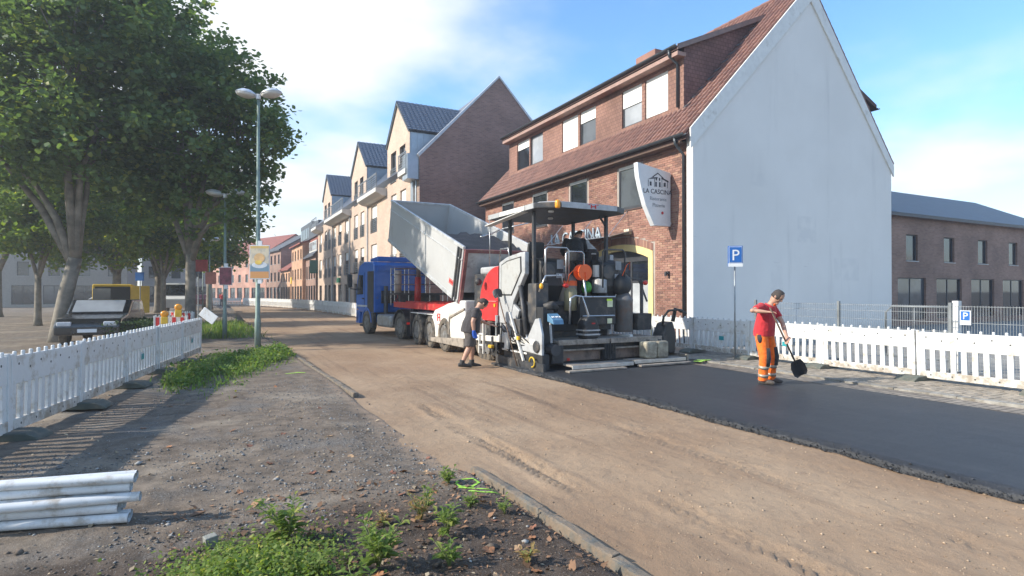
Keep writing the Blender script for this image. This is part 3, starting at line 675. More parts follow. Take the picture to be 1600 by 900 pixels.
# projecting sign
sgn = thing('projecting_sign', 'white curved restaurant sign jutting from the red brick wall', 'sign', (RX-.02, 14.73, 3.95))
sp_ = [(13.52, 3.93), (13.52, 5.72), (12.12, 5.95), (12.17, 5.5), (12.28, 5.1), (12.45, 4.6), (12.66, 4.2), (12.82, 3.93)]
MB().prism(sp_, 'y', 14.66, 14.86).build('panel', M('white sign panel', (.68, .70, .72), .5, var=.04), sgn, bevel=.008, world=True)
ink = M('dark blue ink', (.03, .04, .06), .6)
def face(cx, cz, s=1): return Matrix.Translation((cx, 14.654, cz)) @ Matrix(((1, 0, 0, 0), (0, 0, -1, 0), (0, 1, 0, 0), (0, 0, 0, 1)))
m = MB(); m.text('LA CASCINA', .215, face(12.96, 4.98), .006); m.build('lettering', ink, sgn, world=True)
MB().text('Ristorante', .17, face(12.98, 4.76), .006).build('lettering', M('grey ink', (.25, .27, .30), .6), sgn, world=True)
MB().text('Pizzeria', .17, face(13.0, 4.55), .006).build('lettering', MT['grey ink'], sgn, world=True)
m = MB(); Y = (14.650, 14.658)                                        # drawing of a farmhouse
m.prism([(12.55, 5.44), (12.70, 5.50), (12.95, 5.53), (12.95, 5.49), (12.72, 5.46)], 'y', *Y); m.prism([(12.72, 5.52), (12.96, 5.68), (13.22, 5.52), (13.18, 5.52), (12.96, 5.645), (12.78, 5.52)], 'y', *Y)
m.prism([(13.12, 5.54), (13.42, 5.44), (13.42, 5.39), (13.12, 5.49)], 'y', *Y)
for x, z, w, h in ((12.9, 5.42, .05, .09), (13.04, 5.42, .05, .09), (12.89, 5.21, .06, .16), (13.05, 5.21, .06, .16), (12.66, 5.23, .07, .13), (13.26, 5.24, .08, .13), (12.56, 5.2, .015, .22), (13.38, 5.2, .015, .2), (12.82, 5.2, .012, .3), (13.14, 5.2, .012, .3)): m.bx(x-w/2, x+w/2, *Y, z, z+h)
m.build('emblem', ink, sgn, world=True)
MB().lathe([(.05, 0), (.05, .006)], (13.16, 14.652, 4.36), 'y', 10).build('red_mark', M('red print', (.5, .03, .03), .6), sgn, world=True)
MB().bx(13.5, RX-.005, 14.7, 14.8, 5.6, 5.68).bx(13.5, RX-.005, 14.7, 14.8, 4.0, 4.08).build('brackets', frame_white, sgn, world=True)

# ------------------------------------------------------------ new brick row with gabled dormers
NX, NY0, NY1 = 10.5, 32.3, 69.0
row = thing('gabled_row', 'tan brick apartment row with three dark tiled gables and dark brick end wall', 'building', (NX, NY0, 0))
TAN = brick_mat('tan facing brick', 'YZ', (.48, .355, .27), (.57, .435, .34), (.44, .355, .295), .25, .08, .008, .3, (.9, 1.1))
PURP = brick_mat('dark purple brick', 'XZ', (.235, .135, .115), (.345, .20, .16), (.29, .235, .205), .25, .08, .011, .45, (.85, 1.15))
GAB = [(33.95, 39.05), (45.1, 50.7), (60.3, 65.4)]; ev = 9.0
cols = [(34.7, 35.95), (36.85, 38.1), (41.9, 43.7), (45.95, 47.25), (48.25, 49.65), (52.0, 53.6), (55.2, 56.7), (58.0, 59.4), (61.0, 62.2), (63.2, 64.4), (66.4, 67.8)]
holes = [(a, b, z0, z1) for a, b in cols for z0, z1 in ((6.15, 8.2), (3.25, 5.3))]
shops = [(a-.1, b+.1, .25, 2.45) for a, b in cols]
gh = [(c-2.0+q, c-2.0+q+1.25, 8.95, 11.0) for a, b in GAB for c in [(a+b)/2] for q in (.35, 2.4)]
m = MB(); wall_holes(m, NX, NY0, NY1, -.05, ev, holes+shops+[(a, b, 8.95, ev) for a, b, _, _ in gh])
for a, b in GAB:
    c = (a+b)/2; wall_holes(m, NX, a, b, ev, 11.75, [h for h in gh if a < h[0] < b]); m.add([(NX, a, 11.75), (NX, b, 11.75), (NX, c, 14.0)], [(0, 2, 1)])
m.build('facade', TAN, row, world=True)
MB().prism([(NX+.004, -.05), (NX+.004, 9.7), (15.62, 15.0), (20.75, 9.7), (20.75, -.05)], 'y', NY0-.25, NY0-.003).build('end_wall', PURP, row, world=True)
coping = M('pale metal coping', (.55, .56, .57), .45, .4)
m = MB()
for s in (1, -1):
    a = (15.62+s*-5.25, 9.72); m.prism([(a[0], a[1]), (15.62, 15.16), (15.62, 15.02), (a[0]+s*.12, a[1]-.12)], 'y', NY0-.3, NY0+.05)
m.build('coping', coping, row, world=True)
def slate_roof():
    t = NT('blue grey glazed tile'); c = t.mix(t.noise(9, 4), (.045, .058, .085), (.10, .12, .16)); t.set('Base Color', c); t.set('Roughness', .32); t.set('Specular IOR Level', .7); return t.m
BT = slate_roof()
def stepped_slope(m, p0, p1, along, n, lift=.035, cols=0):
    p0, p1, al = Vector(p0), Vector(p1), Vector(along); nrm = (p1-p0).cross(al).normalized()
    if nrm.z < 0: nrm = -nrm
    w = al.length; cn = max(1, int(w/.3)) if cols else 1
    for i in range(n):
        a = p0.lerp(p1, i/n); b = p0.lerp(p1, (i+1)/n)
        for j in range(cn):
            o0 = al*(j/cn); o1 = al*((j+1)/cn); om = al*((j+.5)/cn); h = nrm*lift
            v = [a+o0+h*.5, a+om+h*1.6, a+o1+h*.5, b+o0, b+om+h*.9, b+o1, a+o0-h, a+om-h, a+o1-h]
            m.add(v, [(0, 1, 4, 3), (1, 2, 5, 4), (6, 7, 1, 0), (7, 8, 2, 1)])
m = MB(); m.prism([(NX-.25, ev+.3), (15.6, 14.9), (20.7, 9.6), (20.7, 9.3), (15.6, 14.6), (NX+.1, ev)], 'y', NY0+.06, NY1); m.build('main_roof', BT, row, world=True)
for a, b in GAB:
    c = (a+b)/2; g_ = MB(); nr = 13
    for s, e in ((a-.15, 1), (b+.15, -1)):
        n_ = c; stepped_slope(g_, (NX-.12, s, 11.62), (NX-.12, c, 14.12), (5.2, 0, 0), nr, .03, 1)
    ro = g_.build('gable_roof', BT, row, world=True, fix=False)
    m = MB(); m.prism([(a-.14, 11.55), (c, 14.03), (b+.14, 11.55), (b, 11.5), (c, 13.85), (a, 11.5)], 'x', NX-.10, 15.0); m.build('gable_verge', gut_m, row, world=True)
    MB().bx(NX+.02, 14.5, b-.08, b-.01, 8.9, 11.7).build('dormer_cheek', zinc, row, world=True); m = MB(); m.bx(NX+.02, 14.5, a+.01, a+.08, 8.9, 11.7)
    for k in range(9):
        x = NX+.05+k*.42; m.bx(x, x+.025, a-.02, a+.012, 9.0, 11.65)
    m.build('dormer_cheek', zinc, row, world=True)
for i, h in enumerate(gh): window(row, NX, *h, pane=random.choice([pane_dark, pane_grey]), rail=True, dep=.12, shut=random.choice([0, 0, .2]))
for i, h in enumerate(holes):
    s = random.choice([.35, .45, .5, .55, .6, .15]); window(row, NX, *h, pane=random.choice([pane_dark, pane_grey, pane_grey]), rail=True, dep=.12, shut=s, mull=2 if h[1]-h[0] > 1.55 else 1)
for h in shops: window(row, NX, *h, pane=random.choice([pane_dark, pane_grey]), dep=.14, mull=2, trans=1.95)
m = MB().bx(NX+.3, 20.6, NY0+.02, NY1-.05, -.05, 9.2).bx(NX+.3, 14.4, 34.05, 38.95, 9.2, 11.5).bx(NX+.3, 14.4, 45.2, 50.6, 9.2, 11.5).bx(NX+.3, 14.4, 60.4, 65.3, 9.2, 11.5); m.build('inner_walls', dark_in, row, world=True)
white_ledge = M('pale balcony ledge', (.56, .55, .52), .6, var=.08)
for a, b in ((NY0+.02, 33.85), (39.2, 45.0), (50.85, 60.2), (65.5, NY1)):
    m = MB().prism([(9.72, 8.62), (9.72, 8.9), (NX-.01, 8.9), (NX-.01, 8.35), (10.15, 8.4)], 'y', a, b); bal = m.build('balcony', white_ledge, row, world=True)
    r = MB()
    for z in (9.05, 9.2, 9.35, 9.5, 9.65, 9.8): r.bx(9.76, 9.785, a, b, z, z+.025)
    n_ = max(1, int((b-a)/1.2))
    for k in range(n_+1): y = a+(b-a-.04)*k/n_; r.bx(9.75, 9.79, y, y+.04, 8.9, 9.86)
    r.bx(9.74, 9.80, a, b, 9.86, 9.9); r.build('railing', rail_m, bal, world=True)
MB().bx(9.82, NX-.01, NY0-.12, 33.2, 8.3, 9.75).build('zinc_corner_box', zinc, row, world=True)
m = MB()
for y in (32.5, 44.6, 51.2, 59.6): m.tube([(NX-.07, y, 8.4), (NX-.07, y, 0)], .05, 6)
for y in (32.9,): m.bx(NX-.12, NX-.01, y, y+.5, 6.0, 8.3)
m.build('downpipes', zinc, row, world=True)
sg = MB().box((9.95, 68.3, 4.6), (.9, .12, 1.5)); sg.build('shop_sign', M('dark green sign', (.02, .09, .07), .5), row, world=True)
MB().box((10.38, 56.0, 2.85), (.12, 1.0, .45)).build('shop_sign', M('green sign', (.02, .30, .10), .5), row, world=True)

# ------------------------------------------------------------ simpler houses further down the street
def far_house(name, label, loc, rzv, L, D, eave, ridge, wm, rm, wins, fl, fm=None, gf=True, pane=None, bandm=None):
    h = thing(name, label, 'house', loc, rzv); m = MB()
    n = wins; st = L/n; hs = []
    for k in range(n):
        for z0, z1 in fl: hs.append((st*(k+.5)-.55, st*(k+.5)+.55, z0, z1))
    if gf: hs += [(st*(k+.5)-st*.36, st*(k+.5)+st*.36, .3, 2.5) for k in range(n)]
    wall_holes(m, 0, 0, L, -.1, eave, hs); m.bx(.18, D, .02, L-.02, -.1, eave-.02)
    m.prism([(.0, -.1), (.0, eave), (D/2, ridge-.1), (D, eave), (D, -.1)], 'y', -.02, 0.018); m.prism([(.0, -.1), (.0, eave), (D/2, ridge-.1), (D, eave), (D, -.1)], 'y', L-.018, L+.02)
    m.build('wall', wm, h)
    r = MB().prism([(-.35, eave-.15), (D/2, ridge), (D+.3, eave-.1), (D+.3, eave-.3), (D/2, ridge-.2), (-.35, eave-.33)], 'y', -.15, L+.15); rf = r.build('roof', rm, h)
    for q in hs: window(h, 0, *q, fm=fm or frame_dark, pane=pane or random.choice([pane_dark, pane_dark, pane_grey]), dep=.1, mull=2 if q[1]-q[0] > 1.2 else 1, sill=white_ledge if q[2] > 2.6 else None, world=False)
    return h
ochre = brick_mat('orange brick', 'YZ', (.50, .27, .155), (.58, .34, .20), (.45, .33, .24), .25, .08, .008, .2); pinkb = brick_mat('pink brick', 'YZ', (.46, .235, .175), (.54, .29, .22), (.45, .32, .26), .25, .08, .008, .2)
redr = M('old red roof', (.24, .075, .055), .8, var=.25, scale=2, bump=.5, bscale=9); darkr = M('dark slate roof', (.055, .06, .07), .5, var=.25, scale=2, bump=.4, bscale=9)
brownb = brick_mat('brown brick', 'YZ', (.25, .145, .11), (.33, .20, .15), (.27, .21, .17), .25, .08, .008, .3)
brownx = brick_mat('brown brick end wall', 'XZ', (.25, .145, .11), (.33, .20, .15), (.27, .21, .17), .25, .08, .008, .3)
h1 = far_house('town_house', 'brown brick house with red mansard and dark attic next to the gabled row', (10.3, 69.4, 0), 0, 8.0, 9, 6.2, 10.6, brownb, darkr, 4, [(3.3, 4.9)])
MB().bx(.5, 8.5, .1, 7.9, 6.1, 8.4).build('red_mansard', redr, h1); MB().bx(.3, 8.6, .05, 7.95, 8.4, 10.1).build('attic', darkr, h1); m = MB().bx(.25, 2, 1.0, 7.0, 6.6, 7.9); d_ = m.build('dormer', white_ledge, h1)
for k in range(4): MB().bx(.21, .249, 1.4+k*1.4, 2.4+k*1.4, 6.8, 7.8).build('pane', pane_sky, d_)
h2 = far_house('town_house', 'orange brick house with a dark attic storey, left of the brown house', (9.9, 77.6, 0), R_(1), 10, 10, 8.2, 9.6, ochre, redr, 4, [(3.4, 4.8), (6.0, 7.3)])
m = MB().bx(1.2, 9, .3, 9.7, 8.4, 10.9); at = m.build('attic', darkr, h2)
for k in range(6): MB().bx(1.16, 1.199, .8+k*1.5, 1.9+k*1.5, 8.9, 10.3).build('pane', pane_grey, at)
MB().box((-.5, 6.5, 3.3), (.1, .9, .9)).build('yellow_sign', M('yellow sign', (.75, .50, .03), .5), h2)
h3 = far_house('town_house', 'low orange brick house with small windows at the bend', (9.6, 88.0, 0), R_(3), 9, 9, 5.2, 8.4, ochre, redr, 4, [(3.2, 4.5)])
h4 = far_house('town_house', 'tall brown house with dark flat attic at the street bend', (9.2, 97.4, 0), R_(8), 10, 10, 8.6, 11.6, brownb, darkr, 4, [(3.4, 4.9), (6.2, 7.7)])
h5 = far_house('town_house', 'long pink brick house closing the view down the street', (7.8, 108, 0), R_(22), 26, 11, 8.6, 12.2, pinkb, redr, 9, [(3.5, 4.9), (6.2, 7.5)])
gpl = M('grey beige plaster', (.36, .33, .29), .9, var=.1); gpl2 = M('pale plaster', (.52, .50, .46), .9, var=.08)
h6 = far_house('corner_building', 'grey beige shop building far behind the trees on the left', (-9.5, 84, 0), R_(90), 20, 10, 9.5, 12, gpl, darkr, 7, [(3.6, 5.2), (6.5, 8.1)])
h7 = far_house('corner_building', 'pale plastered shop building behind the main tree trunk', (-.8, 92, 0), R_(90), 8, 10, 8.0, 11, gpl2, redr, 3, [(3.6, 5.2), (5.9, 7.2)])
h8 = far_house('corner_building', 'long grey plastered building behind the trees at the left edge', (-29.8, 83, 0), R_(78), 27, 10, 9.0, 12.5, gpl, redr, 8, [(3.6, 5.2), (6.4, 7.9)])
h9 = far_house('brick_annex', 'brown brick building peeking out behind the white gable wall', (49.5, 17.5, 0), R_(90), 22, 9, 6.0, 8.3, brownx, darkr, 6, [(3.4, 4.8)])
# ------------------------------------------------------------ plastic site barriers
bar_w = M('white barrier plastic', (.68, .685, .67), .5, var=.06, dirt=(.40, .35, .27), dirt_amt=.42, dscale=5, island=.05)
bar_hole = M('dark socket', (.05, .05, .05), .8); teal = M('teal reflector', (.03, .30, .33), .4); foot_m = M('recycled rubber foot', (.085, .10, .085), .85, bump=.5, dirt=(.20, .17, .13), dirt_amt=.6)
red_refl = M('red reflective sheet', (.55, .02, .02), .4)
def barrier_proto(plate=None, striped=False):
    """2 m panel along local +y, faces -x/+x, stands on z = 0"""
    L = 1.98; p = thing('site_barrier', 'x', 'barrier')
    MB().bx(-.022, .022, 0, L, .62, .96).build('top_board', bar_w, p, bevel=.008)
    MB().bx(-.03, .03, 0, L, .06, .20).build('bottom_rail', M('muddy barrier plastic', (.62, .61, .57), .6, var=.08, dirt=(.30, .24, .17), dirt_amt=.75, dscale=6), p, bevel=.008)
    n = 11; sl = MB().bx(-.017, .017, 0, .09, .198, .622).mesh('slat', bar_w)
    for k in range(n):
        o = link('slat', sl, p); o.location = (0, .06+k*(L-.21)/(n-1), 0)
    for y in (0, L-.06): MB().bx(-.034, .034, y, y+.06, .02, .99).build('end_post', bar_w, p, bevel=.008)
    kn = MB().lathe([(.024, 0), (.024, .045), (.015, .055)], (0, 0, .96), 'z', 8).mesh('knob', bar_w)
    for k in range(10):
        o = link('knob', kn, p); o.location = (0, .12+k*.193, 0)
    hd = MB().lathe([(.016, -.0235), (.016, .0235)], (0, 0, 0), 'x', 8).mesh('socket', bar_hole)
    for k in range(7):
        o = link('socket', hd, p); o.location = (0, .18+k*.27, .80 if k % 2 else .86)
    for k in range(5):
        o = link('socket', hd, p); o.location = (0, .25+k*.37, .13); o.scale = (1.3, 1, 1)
    if plate:
        for s in (-1, 1):
            MB().bx(s*.018, s*.024, plate-.1, plate+.1, .42, .56).build('plate', bar_w, p); MB().bx(s*.0242, s*.026, plate-.085, plate+.085, .40, .51).build('reflector', teal, p, bevel=.01)
    if striped:
        for k in range(4): MB().bx(-.026, .026, .2+k*.48, .42+k*.48, .68, .94).build('red_stripe', red_refl, p)
    return p
P1 = barrier_proto(); P2 = barrier_proto(.95); P3 = barrier_proto(None, True)
T1_, T2_, T3_ = tree_of(P1), tree_of(P2), tree_of(P3)
foot_me = MB().prism([(-.40, 0), (.40, 0), (.38, .045), (.26, .10), (-.26, .10), (-.38, .045)], 'x', -.2, .2).mesh('foot', foot_m)
def foot(par):
    o = link('foot', foot_me, par); o.location = (0, 0, -.015); o.rotation_euler = (0, 0, math.pi/2+random.uniform(-.1, .1)); b = o.modifiers.new('bevel', 'BEVEL'); b.width = .015; b.segments = 2
ORD = ['first', 'second', 'third', 'fourth', 'fifth', 'sixth', 'seventh', 'eighth', 'ninth', 'tenth', 'eleventh', 'twelfth', 'thirteenth', 'fourteenth', 'fifteenth', 'sixteenth']
def barrier_row(pts, z, lab, group, plates=(), feet=True):
    """panels end to end along a polyline; lab(i) gives the label"""
    pts = [Vector((*p, 0)) for p in pts]; i = 0
    for a, b in zip(pts[:-1], pts[1:]):
        d = b-a; n = max(1, round(d.length/2.0)); st = d.length/n; ang = math.atan2(-d.x, d.y)
        for k in range(n):
            q = a+d*(k/n); t = T2_ if i in plates else T1_
            o = copy_tree(t); j = random.uniform(-.012, .012); o.location = (q.x, q.y, z); o.rotation_euler = (random.uniform(-.008, .008), random.uniform(-.035, .035), ang+j); o.scale = (1, st/2.0, 1)
            tag(o, lab(i), 'barrier', group)
            if feet: foot(o)
            i += 1
RBX = 12.38
barrier_row([(RBX, 2.5), (RBX+.02, 12.5), (RBX-.03, 18.5)], .02, lambda i: ['white slatted barrier panel at the right edge, nearest the camera', 'white slatted barrier panel behind the dark rubber foot at the right', 'white slatted barrier panel behind the shovel, right of the orange worker', 'white slatted barrier panel behind the legs of the orange worker', 'white slatted barrier panel left of the parking sign post', 'white slatted barrier panel right of the paver screed', 'white slatted barrier panel behind the paver, below the yellow door', 'farthest white barrier panel hidden behind the paver'][min(i, 7)], 'white barriers in front of the white gable', plates=(3, 4))
barrier_row([(8.9, 33), (8.75, 47), (8.3, 57), (7.2, 67)], -.03, lambda i: f'white barrier panel in the long row below the tan row, {ORD[min(i, 15)]} from the truck', 'white barriers below the gabled row', feet=False)
barrier_row([(7.2, 67), (5.6, 75), (3.2, 82)], -.03, lambda i: 'small far white barrier panel where the street bends', 'far white barriers at the bend', feet=False)
barrier_row([(3.0, 82.5), (-3.0, 84)], -.03, lambda i: 'small far white barrier panel closing the street', 'far white barriers closing the street', feet=False)
barrier_row([(-2.55, 6.9), (-1.45, 12.6), (-.38, 18.2)], .02, lambda i: ['shaded white barrier panel in the left row, nearest the camera', 'shaded white barrier panel in the left row, second from the camera', 'shaded white barrier panel in the left row, third from the camera', 'shaded white barrier panel with a dark green plate at the left', 'shaded white barrier panel left of the grass', 'shaded white barrier panel at the end of the left row beside the grass'][min(i, 5)], 'shaded white barriers on the left', plates=(3, 5))
beacon_y = M('orange beacon lens', (.90, .34, .02), .3); beacon_b = M('yellow beacon housing', (.75, .45, .03), .5)
def striped(x, y, rzv, lab, sc=1.0, z=.02):
    o = copy_tree(T3_); o.location = (x, y, z); o.rotation_euler = (0, 0, rzv); o.scale = (1, sc, 1); tag(o, lab, 'barrier', 'red and white barriers')
striped(-2.75, 28.0, R_(80), 'short red and white barrier in front of the yellow van', .55); striped(-.75, 20.6, R_(70), 'red and white barrier under the orange beacons', .5)
striped(-.7, 24.2, R_(25), 'red and white barrier running away behind the beacons', 1)
for P in (P1, P2, P3):
    for c in kids(P): bpy.data.objects.remove(c)
    bpy.data.objects.remove(P)
def beacon(x, y, z, lab):
    p = thing('warning_beacon', lab, 'warning light', (x, y, z), group='orange warning lights'); MB().bx(-.09, .09, -.06, .06, 0, .22).build('battery_box', beacon_b, p, bevel=.02); MB().lathe([(.05, -.05), (.10, -.03), (.105, .0), (.10, .03), (.05, .05)], (0, 0, .30), 'y', 14).build('lens', beacon_y, p, smooth=True)
beacon(-1.0, 20.4, .98, 'higher orange warning light on the red and white barrier'); beacon(-1.35, 20.2, .78, 'lower orange warning light beside the higher one')
o = MB().box((0, 0, 0), (.04, .55, .30)).build('loose_board', bar_w, None, bevel=.01); o.location = (-.18, 20.4, 1.0); o.rotation_euler = (R_(35), .2, R_(65)); tag(o, 'white board sticking up behind the end of the left barriers', 'board')
# ------------------------------------------------------------ mesh fence, gate and parking signs
fm_ = M('galvanised mesh', (.27, .29, .30), .5, .4); post_g = M('grey fence post', (.20, .215, .22), .5, .3)
fe = thing('mesh_fence', 'grey welded mesh fence in front of the white gable wall', 'fence', (13.95, 7.0, 0)); FX = 13.95
for a, b in ((9.15, 11.62), (6.65, 9.1), (2.0, 4.45), (4.5, 6.6)):
    m = MB(); k = a
    if b > 7:
        while k < b: m.bx(FX-.003, FX+.003, k-.003, k+.003, .06, 1.46); k += .05
        for z in (.1, .3, .5, .7, .9, 1.1, 1.3, 1.44): m.bx(FX-.007, FX+.007, a, b, z-.004, z+.004)
        m.build('mesh_panel', fm_, fe, world=True)
    else:
        while k < b: m.bx(FX-.003, FX+.003, k-.003, k+.003, .06, 1.46); k += .05
        for z in (.1, .4, .75, 1.1, 1.44): m.bx(FX-.007, FX+.007, a, b, z-.004, z+.004)
        m.build('mesh_panel', fm_, fe, world=True)
for y in (11.62, 9.12, 6.64, 4.47, 2.0): MB().bx(FX-.03, FX+.03, y-.03, y+.03, 0, 1.52).build('post', post_g, fe, world=True)
gt = thing('tube_gate', 'round tube gate standing open behind the mesh fence', 'gate', (14.6, 7.0, 0))
MB().tube([(14.6, 8.35, .2), (14.6, 8.35, 1.25), (14.6, 8.2, 1.40), (14.6, 6.9, 1.40)], .022, 8).tube([(14.6, 6.9, .2), (14.6, 8.35, .2)], .02, 8).tube([(14.6, 7.7, .2), (14.6, 7.7, 1.38)], .014, 6).build('frame', post_g, gt, smooth=True, world=True)
MB().bx(14.52, 14.66, 6.76, 6.88, 0, 1.55).build('gate_post', bar_w, gt, world=True)
blue = M('traffic blue', (.012, .12, .42), .4, var=.06); wht = M('sign white', (.72, .74, .75), .45, var=.04); pole_m = M('galvanised pole', (.33, .35, .36), .5, .5)
def face_m(x, y, z, ang):
    return Matrix.Translation((x, y, z)) @ Matrix.Rotation(ang, 4, 'Z') @ Matrix(((1, 0, 0, 0), (0, 0, 1, 0), (0, 1, 0, 0), (0, 0, 0, 1))) @ Matrix.Diagonal((1, 1, -1, 1))
ps = thing('parking_sign', 'blue parking sign with white P on a thin pole by the barriers', 'traffic sign', (12.12, 10.75, 0), R_(-36))
MB().tube([(0, 0, 0), (0, 0, 2.55)], .022, 8).build('pole', pole_m, ps, smooth=True)
MB().box((0, -.05, 2.68), (.37, .05, .54)).build('plate', blue, ps, bevel=.01); MB().box((0, -.077, 2.72), (.33, .006, .42)).build('border', wht, ps); MB().box((0, -.081, 2.72), (.31, .006, .40)).build('field', blue, ps)
MB().text('P', .40, Matrix.Translation((0, -.085, 2.575)) @ Matrix(((1, 0, 0, 0), (0, 0, -1, 0), (0, 1, 0, 0), (0, 0, 0, 1))), .006).build('letter', wht, ps)
MB().box((0, -.079, 2.452), (.36, .012, .09)).build('sub_plate', wht, ps)
p2 = thing('small_parking_sign', 'small blue parking plate hung on the mesh fence', 'traffic sign', (FX-.03, 6.35, 1.1), R_(-90))
MB().box((0, -.0, .11), (.2, .012, .3)).build('plate', wht, p2); MB().box((0, -.008, .15), (.16, .006, .19)).build('field', blue, p2)
MB().text('P', .2, Matrix.Translation((0, -.012, .08)) @ Matrix(((1, 0, 0, 0), (0, 0, -1, 0), (0, 1, 0, 0), (0, 0, 0, 1))), .004).build('letter', wht, p2)
grid_obj('yard', frange((14.5, 60, 3)), frange((-6, 31, 3)), lambda X, Y: X*0-.03, M('yard concrete', (.27, .25, .22), .9, var=.2, scale=1.5, bump=.3, bscale=20))
# ------------------------------------------------------------ street lamps
lamp_g = M('green grey lamp paint', (.20, .27, .235), .5, .1, var=.15, dirt=(.16, .19, .15), dirt_amt=.4); lamp_h = M('lamp head shell', (.62, .64, .66), .35, .2); lamp_gl = M('lamp diffuser', (.60, .58, .54), .3, var=.1)
def street_lamp(x, y, H, lab, ang, two=True, r=.075):
    p = thing('street_lamp', lab, 'street lamp', (x, y, -.02), ang, 'street lamps'); MB().tube([(0, 0, 0), (0, 0, .9), (0, 0, .95), (0, 0, H)], [r*1.25, r*1.25, r, r*.55], 12).build('pole', lamp_g, p, smooth=True)
    MB().tube([(0, 0, H-.1), (0, 0, H+.05)], .075, 10).build('collar', lamp_h, p)
    for s in ((-1, 1) if two else (1,)):
        Mr = Matrix.Rotation(s*R_(-9), 3, 'Y'); c = Vector((s*.40, 0, H+.09))
        MB().lathe([(1e-3, .115), (.5, .10), (.82, .05), (1, 0), (.97, -.015)], c, 'z', 20, Mr @ Matrix.Diagonal((.33, .27, 1.15))).build('head_shell', lamp_h, p, smooth=True)
        MB().lathe([(.97, -.012), (.85, -.06), (.5, -.10), (1e-3, -.115)], c, 'z', 20, Mr @ Matrix.Diagonal((.326, .266, 1.25))).build('diffuser', lamp_gl, p, smooth=True)
        MB().tube([(0, 0, H), (s*.14, 0, H+.06)], .035, 8).build('arm', lamp_h, p)
    return p
street_lamp(1.2, 19.8, 7.95, 'tall twin headed street lamp carrying the food poster', -YAW)
street_lamp(.33, 24.3, 5.42, 'twin headed street lamp behind the tall one, carrying the dark red poster', -YAW, r=.065)
street_lamp(-.35, 46.0, 5.4, 'shorter pale street lamp in front of the far trees', -YAW, r=.05); street_lamp(-1.0, 60.0, 4.8, 'farthest small street lamp under the trees', -YAW, r=.05)
def poster(x, y, z, w, h, lab, ang, fieldm, extra):
    p = thing('poster_board', lab, 'poster', (x, y, z), ang); MB().box((0, -.02, h/2), (w, .03, h)).build('board', wht, p)
    MB().box((0, -.038, h/2), (w*.94, .005, h*.95)).build('picture', fieldm, p)
    for f in extra: f(p)
    m = MB()
    for zz in (-.06, h+.06): m.box((0, .0, zz), (.13, .05, .16))
    m.build('clamps', wht, p)
def food_mat():
    t = NT('food poster print'); o = t.obj(); sp = t.n('ShaderNodeSeparateXYZ', {0: o}); z = sp.outputs[2]
    c = t.mix(t.ramp(t.noise(7, 3, .5, o), .4, .6), (.45, .42, .36), (.62, .54, .40)); c = t.mix(t.ramp(z, .52, .40), c, (.16, .26, .34)); c = t.mix(t.ramp(z, .25, .22), c, (.58, .28, .10)); c = t.mix(t.ramp(z, .92, 1.0), c, (.62, .42, .12))
    t.set('Base Color', c); t.set('Roughness', .5); return t.m
bun = M('bun print', (.66, .42, .20), .6); cheese = M('yellow print', (.72, .50, .10), .6); plate_p = M('plate print', (.60, .64, .68), .6)
def el(cx, cz, rx, rzv, d, mt, nm):
    def f(p): MB().lathe([(1, 0), (1, .003)], (cx, -.042-d, cz), 'y', 20, Matrix.Diagonal((rx, 1, rzv))).build(nm, mt, p)
    return f
poster(1.25, 19.66, 2.15, .62, 1.06, 'poster with a bun and plate on the tall street lamp', -YAW, food_mat(), [el(0, .44, .24, .10, 0, plate_p, 'plate_print'), el(.0, .66, .17, .15, .004, bun, 'bun_print'), el(-.03, .52, .11, .07, .008, cheese, 'cheese_print')])
poster(.37, 24.2, 2.0, .48, .68, 'dark red poster on the second street lamp', -YAW, M('dark red print', (.20, .05, .07), .5, var=.5, scale=6), [])
red_s = M('red sign', (.45, .06, .06), .5, var=.2)
def post_sign(x, y, H, w, h, mt, lab):
    p = thing('road_sign', lab, 'sign', (x, y, 0), -YAW); MB().tube([(0, 0, -.05), (0, 0, H)], .03, 8).build('pole', pole_m, p); MB().box((0, -.05, H-h/2), (w, .04, h)).build('plate', mt, p); MB().box((0, -.073, H-h/2), (w*.86, .006, h*.86)).build('face', mt, p)
post_sign(-.2, 38.0, 2.9, .62, .7, M('faded red sign', (.50, .19, .16), .6), 'faded red square sign on a pole left of the posters')
post_sign(-.75, 33.0, 2.5, .1, .3, pole_m, 'bare thin pole beside the main tree trunk'); post_sign(-1.15, 50, 4.2, 1.5, .9, red_s, 'red banner sign behind the main trunk'); post_sign(-3.9, 40, 2.9, .5, .5, MT['traffic blue'], 'small blue sign under the trees')
